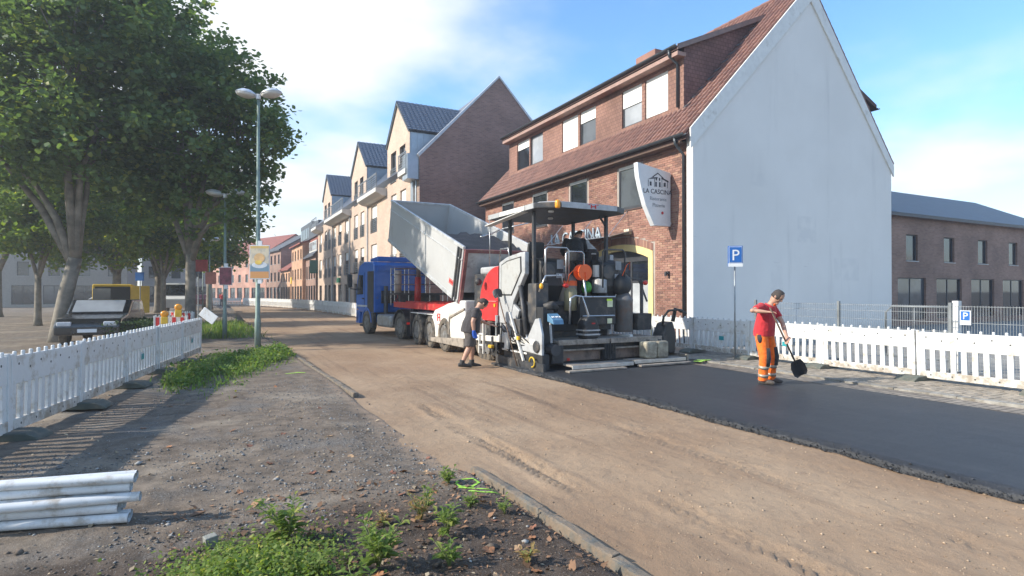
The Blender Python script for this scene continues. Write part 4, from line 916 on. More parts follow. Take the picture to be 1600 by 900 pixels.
# ------------------------------------------------------------ trees
leafA = leaf_mat('plane leaf', [(.10, .165, .075), (.17, .25, .10), (.33, .34, .08)], .48); leafB = leaf_mat('sunlit yellow plane leaf', [(.10, .17, .03), (.20, .28, .045), (.46, .40, .04)], .52)  # second leaf colour holds the yellow of sun shining through far crowns
bark = M('plane bark', (.20, .175, .14), .9, var=.4, scale=3, bump=.6, bscale=18)
RV = Vector((math.cos(YAW), -math.sin(YAW), 0)); FV = Vector((math.sin(YAW), math.cos(YAW), 0))
LEAF_V = [(0, 0, 0), (.42, .38, .06), (.30, .72, 0), (0, 1.0, -.05), (-.30, .72, 0), (-.42, .38, .06)]; LEAF_F = [(0, 1, 2, 3, 4, 5)]
def tree(lab, loc, trunk_h, r0, lobes, nl, size, mat, seed, lean=(0, 0), cl_per=55):
    """lobes: (right, depth, height, radius, squash)"""
    rg = np.random.default_rng(seed); rd = random.Random(seed); base = Vector((*loc, -.05)); root = thing('plane_tree', lab, 'tree', base, 0, 'street trees')
    vol = np.array([l[3]**2.6 for l in lobes]); vol /= vol.sum(); ctr = []; ncl = nl//cl_per; tips = []
    for l, w in zip(lobes, vol):
        n = max(4, int(ncl*w)); d = rg.normal(size=(n, 3)); d /= np.linalg.norm(d, axis=1)[:, None]; rr = l[3]*(.35+.72*rg.random(n)**.55)*(1+.16*rg.normal(size=n))
        q = d*rr[:, None]*np.array([1, 1, l[4]]); c = np.array(RV)*l[0]+np.array(FV)*l[1]+np.array([0, 0, l[2]]); ctr.append(q+c); tips += [Vector(v) for v in (q+c)[:max(3, int(n*.10))]]
    ctr = np.concatenate(ctr); k = np.repeat(np.arange(len(ctr)), cl_per); n = len(k); sg = size*(.9+.9*rg.random(len(ctr)))
    P = ctr[k]+rg.normal(size=(n, 3))*sg[k][:, None]*np.array([1, 1, .62]); P[:, 2] = np.maximum(P[:, 2], 2.6)
    global rng; keep = rng; rng = rg; Rm = rand_rot(n); Rt = yaw_tilt(n, .55); mixk = rg.random(n) < .6; Rm[mixk] = Rt[mixk]; rng = keep
    s = size*(.7+.6*rg.random(n)); me = scatter_mesh('crown', LEAF_V, LEAF_F, P, Rm, s, mat); link('crown', me, root)
    m = MB(); top = Vector((lean[0], lean[1], trunk_h)); m.tube([(0, 0, -.1), (0, 0, .4), (lean[0]*.4, lean[1]*.4, trunk_h*.55), top], [r0*1.45, r0*1.05, r0*.92, r0*.85], 12); m.build('trunk', bark, root, smooth=True)
    for l in lobes:
        c = RV*l[0]+FV*l[1]+Vector((0, 0, l[2])); mid = top.lerp(c, .5)+Vector((rd.uniform(-.4, .4), rd.uniform(-.4, .4), .3)); b = MB()
        b.tube([top-Vector((0, 0, .4)), top.lerp(mid, .5)+Vector((0, 0, .15)), mid, c], [r0*.6, r0*.46, r0*.34, r0*.14], 8)
        for tp in tips:
            if (tp-c).length < l[3]*1.05 and rd.random() < .6:
                st = mid.lerp(c, rd.random()); b.tube([st, st.lerp(tp, .5)+Vector((rd.uniform(-.3, .3), rd.uniform(-.3, .3), rd.uniform(-.1, .3))), tp], [r0*.16, r0*.09, .012], 5)
        b.build('limb', bark, root, smooth=True)
    return root
SC = lambda L, k: [(l[0]*k, l[1]*k, l[2]*k, l[3]*k, l[4]) for l in L]
tree('large dark plane tree with a thick trunk beside the street lamps', (-.86, 26.0), 3.3, .20, SC([(.6, 0, 11.2, 4.3, 1), (3.4, -.5, 11.9, 2.2, .9), (3.0, .2, 8.9, 1.7, .8), (1.4, -.6, 14.2, 2.6, .8), (-2.4, 0, 15.4, 4.2, .85), (3.2, 0, 6.9, 1.1, .8), (-2.6, .5, 10.0, 3.6, 1), (-2.2, 0, 18.2, 2.4, .7)], .70), 40000, .185, leafA, 3)
tree('large plane tree leaning in at the left edge', (-4.88, 25.3), 3.0, .25, SC([(1.5, 0, 10.2, 3.4, .9), (.5, -1, 13.5, 4.5, .9), (-3.5, 0, 10.6, 4.2, .9), (2.0, -1.5, 16.5, 3.6, .8), (-2, 0, 17, 4.2, .8), (3.2, -1, 12, 2.8, 1), (-6.5, 0, 13, 4.0, .9)], .69), 37000, .19, leafA, 5, (.5, -.2))
tree('slender plane tree with leaves tinted sunlit yellow behind the yellow van', (-6.3, 50.0), 3.4, .30, [(0, 0, 6.8, 3.0, .8), (2.2, 0, 7.2, 2.4, .8), (-2.5, 0, 7, 2.8, .8), (0, 0, 10.4, 3.4, .9), (-4.5, 0, 9.5, 3, .9), (1.5, -1, 5.0, 1.9, .7), (-2, -1, 4.8, 2.0, .7), (3.4, -1, 5.6, 1.8, .7)], 30000, .28, leafB, 7)
tree('plane tree with leaves tinted sunlit yellow green between the van and the big trunk', (-4.2, 56.0), 3.4, .28, [(0, 0, 7.2, 3.2, .8), (2.6, 0, 7.0, 2.6, .8), (0, 0, 11, 3.6, .9), (-2.6, 0, 7, 2.4, .8), (1.5, -1, 5.0, 1.8, .7), (3.6, -1, 5.4, 1.8, .7)], 27000, .28, leafB, 9)
tree('far plane tree behind the second street lamp', (-.5, 64.0), 3.6, .28, [(0, 0, 7.4, 3.2, .8), (1.8, 0, 6.4, 2.0, .8), (0, 0, 11, 3.2, .9), (-2.2, 0, 7, 2.6, .8), (.6, -1, 5.0, 1.9, .7)], 23000, .30, leafB, 10)
tree('far plane tree at the left end of the street', (-13.5, 52.0), 3.4, .32, [(0, 0, 8, 3.6, .9), (-3, 0, 9, 3.4, .9), (2.6, 0, 8.5, 3, .9), (0, 0, 12, 4, .9)], 24000, .32, leafB, 12)
tree('young plane tree with leaves tinted sunlit yellow green behind the hedge', (-2.6, 38.0), 2.8, .14, [(0, 0, 5.4, 1.9, .8), (1.4, 0, 5.2, 1.4, .8), (-1.6, 0, 5.6, 1.6, .8), (.3, 0, 7.2, 1.6, .8)], 11000, .22, leafB, 21)
tree('young plane tree with leaves tinted sunlit yellow green left of the yellow van', (-8.2, 38.0), 2.8, .16, [(0, 0, 5.4, 2.1, .8), (1.8, 0, 5.6, 1.7, .8), (-1.8, 0, 5.6, 1.8, .8), (.3, 0, 7.6, 2.0, .8)], 14000, .22, leafB, 22)
# ------------------------------------------------------------ grass, weeds, leaves
grass_m = leaf_mat('verge grass', [(.10, .18, .04), (.18, .27, .06), (.34, .32, .10)], .4)
weed_m = leaf_mat('weed leaf', [(.14, .21, .045), (.24, .32, .075), (.42, .40, .11)], .45); dry_m = leaf_mat('dry weed leaf', [(.26, .17, .07), (.32, .22, .08), (.16, .20, .05)], .3)
def grass(name, lab, n, fx, h, mat):
    x, y = fx(n); z = verge_z(x, y); P = np.stack([x, y, z-.01], -1); hh = h*np.exp(rng.normal(size=len(x))*.4)
    me = scatter_mesh(name, [(-.05, 0, 0), (.05, 0, 0), (.035, .12, .55), (-.035, .12, .55), (0, .38, 1)], [(0, 1, 2), (0, 2, 3), (3, 2, 4)], P, yaw_tilt(len(x), .5), np.stack([hh*1.5, hh, hh], -1), mat)
    return tag(link(name, me), lab, 'grass', kind='stuff')
def patch(n):
    t = rng.random(n); x = -.75+2.55*t+rng.normal(size=n)*.12; w = .9+.5*np.sin(t*3.1); y = 13.4+4.3*t+rng.normal(size=n)*w*(.6+.4*vnoise(t*9, t*5))
    k = rng.random(n) < np.clip((fbm(x*1.6, y*1.6, 3)+.32)*2.2, .12, 1); return x[k], y[k]
grass('grass', 'rough green grass round the foot of the tall street lamp', 24000, patch, .085, grass_m)
x, y = patch(16000); hgt = np.clip(fbm(x*1.8+4, y*1.8, 3)+.42, .05, 1)*.34*rng.random(len(x))
tag(link('weed_tangle', scatter_mesh('weed_tangle', LEAF_V, LEAF_F, np.stack([x, y, verge_z(x, y)+hgt], -1), yaw_tilt(len(x), .8), .055*(.5+rng.random(len(x))), grass_m)), 'tangled leafy weeds in the grass round the tall lamp', 'weeds', kind='stuff')
grass('far_grass', 'thin grass at the foot of the far lamps', 5000, lambda n: (rng.normal(size=n)*.6+.4, 24+rng.random(n)*12), .16, grass_m)
def mat_patch(n): x = .12+rng.normal(size=n)*.30; y = 3.65+rng.normal(size=n)*.36+.3*(x-.1); return x, y
me_c = scatter_mesh('ground_cover', LEAF_V, LEAF_F, *(lambda x, y: (np.stack([x, y, verge_z(x, y)+.01+rng.random(len(x))**1.4*.19*np.exp(-((x-.12)**2+(y-3.65)**2)*2)], -1), yaw_tilt(len(x), .7), .022*(.6+.9*rng.random(len(x)))))(*mat_patch(11000)), weed_m)
tag(link('ground_cover', me_c), 'low mat of green weeds at the bottom left', 'weeds', kind='stuff')
def weed(x, y, H, nst, lab, mat=None, ls=.07, spread=.5, seed=0):
    rd = random.Random(seed*7+3); z = float(verge_z(np.array([x]), np.array([y]))[0]); H *= 1.2; ls *= 1.25; spread *= 1.25; p = thing('weed_plant', lab, 'plant', (x, y, z-.01), rd.random()*6, 'weeds on the verge'); st = MB(); lf = MB()
    for s in range(nst):
        a = rd.random()*6.283; h = H*rd.uniform(.55, 1.05); tipd = Vector((math.cos(a), math.sin(a), 0))*h*spread*rd.uniform(.3, 1.1); pts = [Vector((0, 0, 0)), tipd*.35+Vector((0, 0, h*.55)), tipd+Vector((0, 0, h))]
        st.tube(pts, [.005, .004, .002], 5)
        nlv = max(6, int(h/.022))
        for k in range(nlv):
            t = .12+.88*(k+1)/nlv; q = pts[0].lerp(pts[1], min(1, t*2)) if t < .5 else pts[1].lerp(pts[2], t*2-1); b = k*2.4+rd.uniform(-.4, .4); L = ls*(1.25-.65*t)*rd.uniform(.7, 1.25); d = Vector((math.cos(b), math.sin(b), rd.uniform(.05, .75))).normalized(); w = Vector((-math.sin(b), math.cos(b), 0))*L*.19; e = q+d*L; md = q+d*L*.5+Vector((0, 0, L*.08)); dr = Vector((0, 0, -L*.15))
            lf.add([q, md+w, e+dr, md-w, md-Vector((0, 0, L*.05))], [(0, 1, 4), (1, 2, 4), (2, 3, 4), (3, 0, 4)])
    st.build('stem', M('weed stem', (.16, .20, .06), .7), p, smooth=True); lf.build('foliage', mat or weed_m, p, fix=False)
WD = [(.46, 4.32, .30, 9, 'tall leafy weed at the top of the green mat', None, .10), (.92, 3.62, .26, 10, 'bushy bright weed right of the green mat', None, .10), (.70, 3.28, .16, 7, 'small weed at the bottom edge below the bushy one', None, .09), (1.42, 4.28, .20, 9, 'half dried weed beside the brown leaves', dry_m, .06), (1.50, 4.42, .18, 6, 'thin green weed behind the half dried one', None, .07), (1.50, 3.92, .20, 8, 'upright dark weed in the middle of the soil', None, .09), (1.92, 5.0, .13, 12, 'round fern like weed next to the lime spray mark', None, .07), (1.86, 4.35, .10, 10, 'low bluish weed below the round one', None, .06), (2.05, 4.10, .12, 5, 'little weed with upright stem near the kerb', None, .06), (1.33, 3.45, .14, 7, 'feathery weed at the bottom edge, centre', None, .08), (1.80, 3.28, .12, 6, 'small grassy weed near the bottom of the kerb', dry_m, .07), (.30, 3.30, .16, 8, 'broad weed in the bottom left corner of the soil', None, .10), (.05, 4.05, .14, 9, 'low weed on the left rim of the green mat', None, .07), (1.14, 4.30, .10, 6, 'tiny yellow weed left of the half dried one', dry_m, .06), (.55, 3.62, .17, 9, 'leafy weed in the heart of the green mat', None, .08)]
for i, w in enumerate(WD): weed(*w[:5], mat=w[5], ls=w[6], seed=i)
dead = [M('dry leaf brown', (.30, .135, .06), .7, var=.4, scale=18), M('dry leaf tan', (.45, .28, .15), .7, var=.3, scale=18), M('dry leaf dark', (.20, .085, .05), .7, var=.4, scale=18)]
def leaf_mesh(k):
    rd = random.Random(k); m = MB(); pts = []; n = 15
    for i in range(n):
        a = 2*math.pi*i/n; r = (.5+.5*abs(math.cos(a*2.5)))*(1 if i % 3 else .72)*rd.uniform(.8, 1.1); pts.append((r*math.cos(a), r*math.sin(a)*.85, rd.uniform(0, .32)*r))
    m.add([(0, 0, .05)]+pts, [(0, i+1, (i+1) % n+1) for i in range(n)])
    m.tube([(0, 0, .05), (-.7, .1, .1), (-1.5, .2, .25)], [.03, .03, .02], 4); return m.mesh('fallen_leaf', dead[k % 3], False, False)
LM = [leaf_mesh(k) for k in range(6)]
LP = [(1.15, 6.6, 1), (1.3, 6.3, .9), (.75, 7.6, .8), (.2, 8.0, .9), (1.05, 8.4, .8), (.35, 7.2, .9), (-.45, 7.5, .8), (-.2, 6.7, .9), (1.55, 5.55, 1), (1.66, 5.55, 1.1), (1.85, 5.4, 1.3), (.85, 5.9, 1), (1.0, 5.85, .9), (2.95, 4.75, .8), (1.45, 4.9, .9), (1.72, 4.85, 1), (1.2, 4.55, 1.1), (1.05, 4.45, 1), (1.65, 3.55, 1.2), (1.85, 3.5, .8), (1.35, 4.15, .9), (1.6, 4.6, 1), (2.0, 4.4, .9), (2.1, 3.75, 1), (2.02, 3.6, .8), (.25, 4.0, 1.2), (.4, 3.95, 1), (-.05, 3.9, 1.2), (1.1, 3.95, .9), (.78, 3.75, 1), (.88, 3.5, 1.1), (1.95, 5.9, .7), (2.1, 6.1, .7), (-.8, 8.6, .9), (.6, 9.4, .8), (-.9, 6.1, .9), (0.2, 5.6, .8), (1.25, 7.3, .9), (.5, 6.4, 1), (1.8, 3.15, 1), (1.55, 3.2, .9), (1.9, 4.0, .8), (1.2, 3.2, .9), (.1, 9.1, .8), (1.4, 9.0, .8), (-.6, 10.2, .9), (.3, 10.6, .9), (-.4, 11.6, 1), (1.0, 11.5, .9), (.2, 12.4, 1), (-.1, 13.0, 1.1), (-.3, 13.4, 1.1)]
for i, (x, y, s) in enumerate(LP):
    for q in range(1):
        o = link('fallen_leaf', LM[i % 6]); z = float(ground_z(np.array([x]), np.array([y]))[0]); o.location = (x, y, z+.006); o.scale = (.055*s,)*3; o.rotation_euler = (random.uniform(-.4, .4), random.uniform(-.4, .4), random.random()*6)
        tag(o, ('dry brown fallen plane leaf on the soil between the weeds' if y < 5.2 else 'dry brown fallen plane leaf on the grey gravel strip'), 'leaf', 'fallen leaves among the weeds' if y < 5.2 else 'fallen leaves on the gravel')
def litter(name, lab, n, fx, s0, mat):
    x, y = fx(n); z = ground_z(x, y); s = s0*np.exp(rng.normal(size=n)*.5)
    tag(link(name, scatter_mesh(name, [(0, -.5, 0), (.4, .0, .12), (.1, .55, .05), (-.35, .1, .16)], [(0, 1, 2, 3)], np.stack([x, y, z+.008], -1), yaw_tilt(n, .45), s[:, None]*np.array([[1, 1.3, 1]]), mat)), lab, 'leaf litter', kind='stuff')
litter('leaf_litter', 'shreds of dry brown leaves over the soil', 1500, lambda n: (rng.uniform(-.4, 2.3, n), 3.0+2.4*rng.random(n)), .022, M('leaf shred', (.20, .11, .06), .8, var=.3, island=.5))
litter('twig_litter', 'bits of straw and twigs on the gravel', 700, lambda n: (rng.uniform(-1.8, 2.3, n), 3.2+6*rng.random(n)), .016, M('straw shred', (.36, .28, .18), .8, var=.3, island=.4))
# white pipes stacked at the left edge, post stub
wp = M('white plastic pipe', (.66, .67, .67), .45, var=.08, dirt=(.35, .30, .24), dirt_amt=.4, dscale=7)
k = 0
for r_, (zz, n) in enumerate(((.04, 3), (.115, 3), (.19, 2), (.265, 3), (.335, 2))):
    for c in range(n):
        xe = -.60+random.uniform(-.05, .08)+(.06 if r_ == 2 else 0); y = 5.22+c*.085+(r_ % 2)*.04; m = MB(); d = Vector((-1.5, .35+random.uniform(-.1, .1), 0)); a = Vector((xe, y, zz)); b = a+d
        m.tube([a, b], .036, 12, cap=False); m.tube([b, a], .029, 12, cap=False); vs = len(m.v); o = m.build('plastic_pipe', wp, None, smooth=True)
        tag(o, f'white plastic pipe in the stack at the left edge, {["bottom", "second", "middle", "fourth", "top"][r_]} layer', 'pipe', f'white pipes, layer {["one", "two", "three", "four", "five"][r_]}')
o = MB().bx(-.04, .04, -.035, .035, -.1, .07).build('wooden_stake', M('grey weathered wood', (.25, .25, .22), .9, bump=.5), None, bevel=.006); o.location = (-.02, 4.5, 0); o.rotation_euler = (.05, -.1, .3); tag(o, 'short grey wooden stake at the left of the weeds', 'stake')
# ------------------------------------------------------------ vehicles: shared bits
tyre_m = M('tyre rubber', (.035, .034, .033), .85, bump=.4, bscale=40, dirt=(.20, .165, .125), dirt_amt=.75, dscale=5)
rim_m = M('grey steel rim', (.22, .22, .215), .55, .3, dirt=(.13, .11, .09), dirt_amt=.8, dscale=8)
black_p = M('black plastic', (.022, .023, .025), .55, var=.2, dirt=(.13, .11, .09), dirt_amt=.35); dkgrey = M('dark grey steel', (.06, .063, .068), .5, .3, dirt=(.18, .15, .12), dirt_amt=.5)
chrome = M('polished tube', (.55, .56, .57), .3, .85)
def wheel(p, x, y, z, r, w, s=-1, world=True, rm=None, hub=True):
    """axis along x; s = side the rim faces"""
    h = w/2; o = MB().lathe([(r*.60, -h*.8), (r*.66, -h), (r*.92, -h), (r*.985, -h*.82), (r, -h*.5), (r, h*.5), (r*.985, h*.82), (r*.92, h), (r*.66, h), (r*.60, h*.8), (r*.60, -h*.8)], (x, y, z), 'x', 28).build('wheel', tyre_m, p, auto=True, world=world)
    f = x+s*h
    MB().lathe([(r*.61, f-s*.01), (r*.57, f-s*.01), (r*.52, f-s*.06), (r*.42, f-s*.10), (r*.20, f-s*.06), (r*.19, f-s*.0), (r*.12, f+s*.01), (1e-3, f+s*.01)], (0, y, z), 'x', 20).build('rim', rm or rim_m, o, auto=True, world=world)
    if hub:
        m = MB()
        for k in range(8): a = k*math.pi/4; m.lathe([(.014*r*2, f-s*.09), (.014*r*2, f-s*.03), (1e-3, f-s*.03)], (0, y+r*.31*math.cos(a), z+r*.31*math.sin(a)), 'x', 6)
        m.build('wheel_nuts', dkgrey, o, world=world)
    m = MB()                                                      # tread blocks
    nb = int(2*math.pi*r/.11)
    for k in range(nb):
        a = 2*math.pi*k/nb; Mx = Matrix.Rotation(a, 3, 'X')
        for q in (-.58, 0, .58): m.box(Vector((x+q*h, y, z))+Mx @ Vector((0, 0, r+.002)), (h*.48, .07, .02), Mx)
    m.build('tread', tyre_m, o, world=world)
    return o
# ------------------------------------------------------------ tractor unit
GZ = -.10
trk = thing('truck_tractor', 'blue truck tractor hitched to the raised silver tipper', 'truck', (7.62, 22.2, GZ), R_(7))
cab_b = M('blue truck paint', (.015, .13, .50), .35, var=.08, coat=.5, dirt=(.10, .12, .16), dirt_amt=.15)
cy0, cy1, cw = 2.75, 5.0, 1.22
prof = [(cy0, .95), (cy0, 3.0), (cy0+.12, 3.16), (cy0+1.2, 3.2), (cy1-.42, 3.02), (cy1-.12, 2.35), (cy1, 1.5), (cy1, .45), (cy1-.35, .45), (cy1-.45, .95)]
MB().prism(prof, 'x', -cw, cw).build('cab', cab_b, trk, bevel=.05)
for s in (-1, 1):
    x = s*(cw+.004); w_ = MB().prism([(cy1-.95, 1.75), (cy1-.95, 2.6), (cy1-.42, 2.62), (cy1-.2, 2.1), (cy1-.16, 1.72)], 'x', x-.006, x+.006).build('side_window', pane_dark, trk)
    MB().prism([(cy0+.02, .98), (cy0+.02, 2.75), (cy0+.75, 2.75), (cy0+.75, .98)], 'x', x-.004, x+.012).build('side_deflector', black_p, trk)
    d_ = MB().prism([(cy1-1.12, 1.0), (cy1-1.12, 2.72), (cy1-1.10, 2.72), (cy1-1.10, 1.0)], 'x', x-.004, x+.006).build('door_gap', black_p, trk)
    MB().box((s*(cw+.03), cy1-1.0, 1.55), (.04, .18, .05)).build('door_handle', black_p, trk, bevel=.01)
    mr = MB().box((s*(cw+.32), cy1-.08, 2.35), (.22, .14, .62)).build('mirror', black_p, trk, bevel=.04); MB().tube([(s*(cw-.02), cy1-.15, 2.72), (s*(cw+.3), cy1-.08, 2.7)], .025, 6).tube([(s*(cw-.02), cy1-.1, 1.95), (s*(cw+.3), cy1-.08, 2.0)], .025, 6).build('mirror_arm', black_p, mr)
    MB().prism([(3.05+.62*math.cos(a)+.55, .52+.66*math.sin(a)) for a in [math.pi*k/10 for k in range(11)]]+[(3.05+.55-.53, .52)]+[(3.05+.55+.53*math.cos(a), .52+.56*math.sin(a)) for a in [math.pi*k/10 for k in range(10, -1, -1)]], 'x', s*cw-.3 if s > 0 else -cw-.02, cw+.02 if s > 0 else -cw+.3).build('wheel_arch', cab_b, trk)
    MB().bx(s*1.12-.1, s*1.12+.1, cy1-.42, cy1-.02, .42, .95).build('step_skirt', cab_b, trk, bevel=.03); MB().bx(s*1.15-.08, s*1.15+.08, cy0+.05, cy0+.5, .4, .95).build('rear_step', black_p, trk, bevel=.03)
    MB().box((s*(cw+.02), cy1-.3, 1.05), (.02, .09, .05)).build('side_marker', M('amber marker', (.85, .40, .02), .3), trk)
MB().prism([(cy1-.44, 2.98), (cy1-.14, 2.32), (cy1-.02, 1.62), (cy1+.01, 1.62), (cy1-.1, 2.34), (cy1-.4, 3.0)], 'x', -1.1, 1.1).build('windscreen', pane_dark, trk)
MB().bx(-1.05, 1.05, cy0-.02, cy0, 2.75, 2.9).build('rear_rib', cab_b, trk); MB().bx(-1.05, 1.05, cy0-.018, cy0, 1.2, 1.28).build('rear_rib', cab_b, trk)
MB().bx(-.48, -.36, -.8, 4.6, .72, .95).build('frame_rail', dkgrey, trk); MB().bx(.36, .48, -.8, 4.6, .72, .95).build('frame_rail', dkgrey, trk)
MB().bx(-1.18, -.55, 1.0, 2.55, .38, .9).build('fuel_tank', M('tank metal', (.36, .37, .38), .4, .5, dirt=DUST, dirt_amt=.5), trk, bevel=.1); MB().bx(.55, 1.18, 1.0, 2.55, .38, .9).build('battery_box', dkgrey, trk, bevel=.05)
for s in (-1, 1):
    wheel(trk, s*1.08, 3.6, .51, .51, .32, s, False); wheel(trk, s*1.06, 0, .51, .51, .32, s, False); wheel(trk, s*.72, 0, .51, .51, .3, s, False, hub=False)
    P_ = [(.62*math.cos(a), .55+.62*math.sin(a)) for a in [math.pi*k/10*1.0 for k in range(0, 11)]]; Q_ = [(.585*math.cos(a), .55+.585*math.sin(a)) for a in [math.pi*k/10 for k in range(10, -1, -1)]]
    MB().prism(P_+Q_, 'x', s*.88-.34, s*.88+.34).build('mudguard', black_p, trk)
    fl = MB().bx(s*.88-.32, s*.88+.32, -.66, -.63, .16, .80).build('mud_flap', black_p, trk); MB().bx(s*.88-.32, s*.88+.32, -.675, -.66, .60, .68).build('tail_lamp', emit_mat('red tail lamp%d' % s, (.55, .02, .015), .15), trk); MB().bx(s*.88-.16, s*.88+.10, -.682, -.676, .61, .67).build('tail_lens', M('amber lens', (.9, .55, .03), .3), trk)
MB().lathe([(.48, .95), (.48, 1.08), (.2, 1.1), (1e-3, 1.1)], (0, .3, 0), 'z', 20).build('fifth_wheel', dkgrey, trk)
MB().tube([(-.75, 2.55, .9), (-.75, 2.55, 2.1)], .09, 10).build('air_intake', dkgrey, trk)
MB().tube([(.85, 2.62, .9), (.85, 2.62, 3.05)], .08, 10).build('exhaust_stack', rim_m, trk, smooth=True); MB().bx(-.9, .9, cy0-.05, cy0-.01, 1.35, 1.9).build('rear_wall_box', dkgrey, trk, bevel=.02)
for k_, c_ in ((-.2, (.5, .03, .02)), (0, (.02, .02, .02)), (.2, (.55, .42, .03))):
    MB().tube([(k_+.05*math.sin(a*2.2), 2.68-.18*a/6-.05*math.cos(a*2.2), 1.7-.12*a+.01*a*a) for a in [q*.28 for q in range(24)]], .012, 5).build('air_line', M('air line %.1f' % k_, c_, .5), trk, smooth=True)
for s in (-1, 1):
    MB().bx(s*(cw+.001)-.006, s*(cw+.001)+.006, cy0+.8, cy1-.2, 1.18, 1.26).build('side_stripe', M('pale stripe', (.45, .47, .5), .5), trk); MB().bx(s*1.17-.05, s*1.17+.07, cy0+.1, cy1-.5, .30, .40).build('grimy_sill', black_p, trk, bevel=.02)
MB().prism([(cy0+.1, 3.17), (cy0+1.0, 3.21), (cy0+.9, 3.34), (cy0+.15, 3.40)], 'x', -1.0, 1.0).build('roof_deflector', cab_b, trk, bevel=.03)
# ------------------------------------------------------------ tipper trailer
red_m = M('red chassis paint', (.45, .025, .025), .45, var=.15, dirt=DUST, dirt_amt=.3)
alu = M('brushed aluminium tipper', (.55, .555, .55), .42, .25, var=.05, scale=.6, dirt=(.48, .47, .45), dirt_amt=.3, dscale=.9)
trl = thing('tipper_trailer', 'silver tipper trailer raised to pour asphalt into the paver', 'trailer', (7.55, 18.3, GZ))
TX = 7.55
for s in (-1, 1): MB().bx(TX+s*.55-.08, TX+s*.55+.08, 15.7, 23.2, 1.08, 1.38).build('chassis_beam', red_m, trl, world=True)
MB().bx(6.34, 6.42, 16.2, 22.6, 1.15, 1.36).bx(6.34, 6.43, 20.0, 20.04, 1.14, 1.37).build('side_beam', red_m, trl, world=True); MB().bx(8.68, 8.76, 16.2, 22.6, 1.15, 1.36).build('side_beam', red_m, trl, world=True)
m = MB()
for y in (16.3, 17.7, 19.1, 20.5, 22.0): m.bx(6.42, 8.68, y, y+.1, 1.12, 1.3)
m.build('cross_members', red_m, trl, world=True)
for y in (16.85, 18.2, 19.55):
    for s in (-1, 1): wheel(trl, TX+s*1.06, y, GZ+.53, .53, .38, s)
    MB().tube([(6.6, y, GZ+.53), (8.5, y, GZ+.53)], .075, 8).build('axle', dkgrey, trl, world=True)
MB().bx(6.32, 6.9, 17.5, 20.3, .99, 1.02).build('mud_cover', M('pale mud cover', (.55, .55, .53), .5), trl, world=True)
for s in (-1, 1): MB().bx(TX+s*.9-.05, TX+s*.9+.05, 21.2, 21.3, GZ+.25, 1.1).build('landing_leg', dkgrey, trl, world=True)
hy = MB().tube([(7.3, 22.55, 1.0), (7.3, 22.45, 2.35)], .13, 12).build('hydraulic_ram', red_m, trl, smooth=True, world=True); MB().tube([(7.3, 22.45, 2.3), (7.3, 22.36, 3.85)], .085, 12).build('ram_rod', M('grey ram rod', (.42, .43, .44), .3, .7), hy, smooth=True, world=True)
plt = MB().bx(6.4, 8.7, 22.7, 23.35, 1.62, 1.70).build('catwalk', dkgrey, trl, world=True); m = MB()
for y in (22.75, 23.3):
    for z in (2.05, 2.45, 2.7): m.tube([(6.42, y, z), (8.68, y, z)], .018, 6)
for x in (6.42, 7.0, 7.9, 8.68):
    for y in (22.75, 23.3): m.tube([(x, y, 1.2), (x, y, 2.72)], .018, 6)
m.build('catwalk_rail', chrome, trl, world=True); MB().tube([(6.62, 22.95, 1.72), (6.62, 22.95, 2.62)], .14, 12).build('air_tank', M('tan canister', (.42, .34, .29), .5), trl, smooth=True, world=True); MB().bx(6.7, 8.4, 22.9, 23.2, 1.15, 1.62).build('tool_box', dkgrey, trl, world=True)
# tipping body, pitched about its rear hinge
pit = R_(17.6); HY, HZ = 15.72, 1.42
def tb(x, l, h): return (x, HY+l*math.cos(pit)-h*math.sin(pit), HZ+l*math.sin(pit)+h*math.cos(pit))
def tbox(m, x0, x1, l0, l1, h0, h1):
    m.add([tb(x, l, h) for h in (h0, h1) for x, l in ((x0, l0), (x1, l0), (x1, l1), (x0, l1))], [(0, 3, 2, 1), (4, 5, 6, 7), (0, 1, 5, 4), (1, 2, 6, 5), (2, 3, 7, 6), (3, 0, 4, 7)]); return m
BL, BH, bx0, bx1 = 7.95, 1.62, 6.3, 8.8
bd = tbox(MB(), bx0, bx0+.05, 0, BL, 0, BH).build('body_side', alu, trl, world=True); tbox(MB(), bx1-.05, bx1, 0, BL, 0, BH).build('body_side', alu, trl, world=True)
tbox(MB(), bx0+.05, bx1-.05, 0, BL, 0, .06).build('body_floor', alu, trl, world=True); tbox(MB(), bx0+.05, bx1-.05, BL-.06, BL, .06, BH).build('body_front', alu, trl, world=True)
m = MB()
for x in (bx0-.03, bx1-.05): tbox(m, x, x+.08, -.02, BL+.02, BH-.005, BH+.09)
tbox(m, bx0, bx1, BL-.08, BL+.02, BH-.006, BH+.085); m.build('top_rail', M('alu rail', (.60, .61, .61), .4, .4), trl, bevel=.012, world=True)
m = MB()
for x in (bx0-.022, bx1-.003):
    tbox(m, x, x+.025, .0, BL, .0, .10); tbox(m, x, x+.025, 0, BL, BH-.34, BH-.30)
m.build('body_trim', MT['alu rail'], trl, world=True)
m = MB()
for l in (.1, .3):
    for x in (bx0-.05, bx1-.02): tbox(m, x, x+.07, l, l+.07, 0, BH)
m.build('corner_posts', dkgrey, trl, world=True)
gate_f = M('maroon gate frame', (.20, .07, .07), .5, dirt=DUST, dirt_amt=.3)
m = MB(); tbox(m, bx0+.02, bx0+.12, -.10, -.02, .0, BH+.02); tbox(m, bx1-.12, bx1-.02, -.10, -.02, 0, BH+.02); tbox(m, bx0+.12, bx1-.12, -.10, -.02, BH-.08, BH+.02); tg = m.build('tailgate_frame', gate_f, trl, world=True)
tbox(MB(), bx0+.10, bx1-.10, -.07, -.03, .35, BH-.06).build('tailgate_panel', M('grey gate panel', (.42, .43, .44), .45, .2, dirt=GRIME, dirt_amt=.3), tg, world=True)
rl = MB()
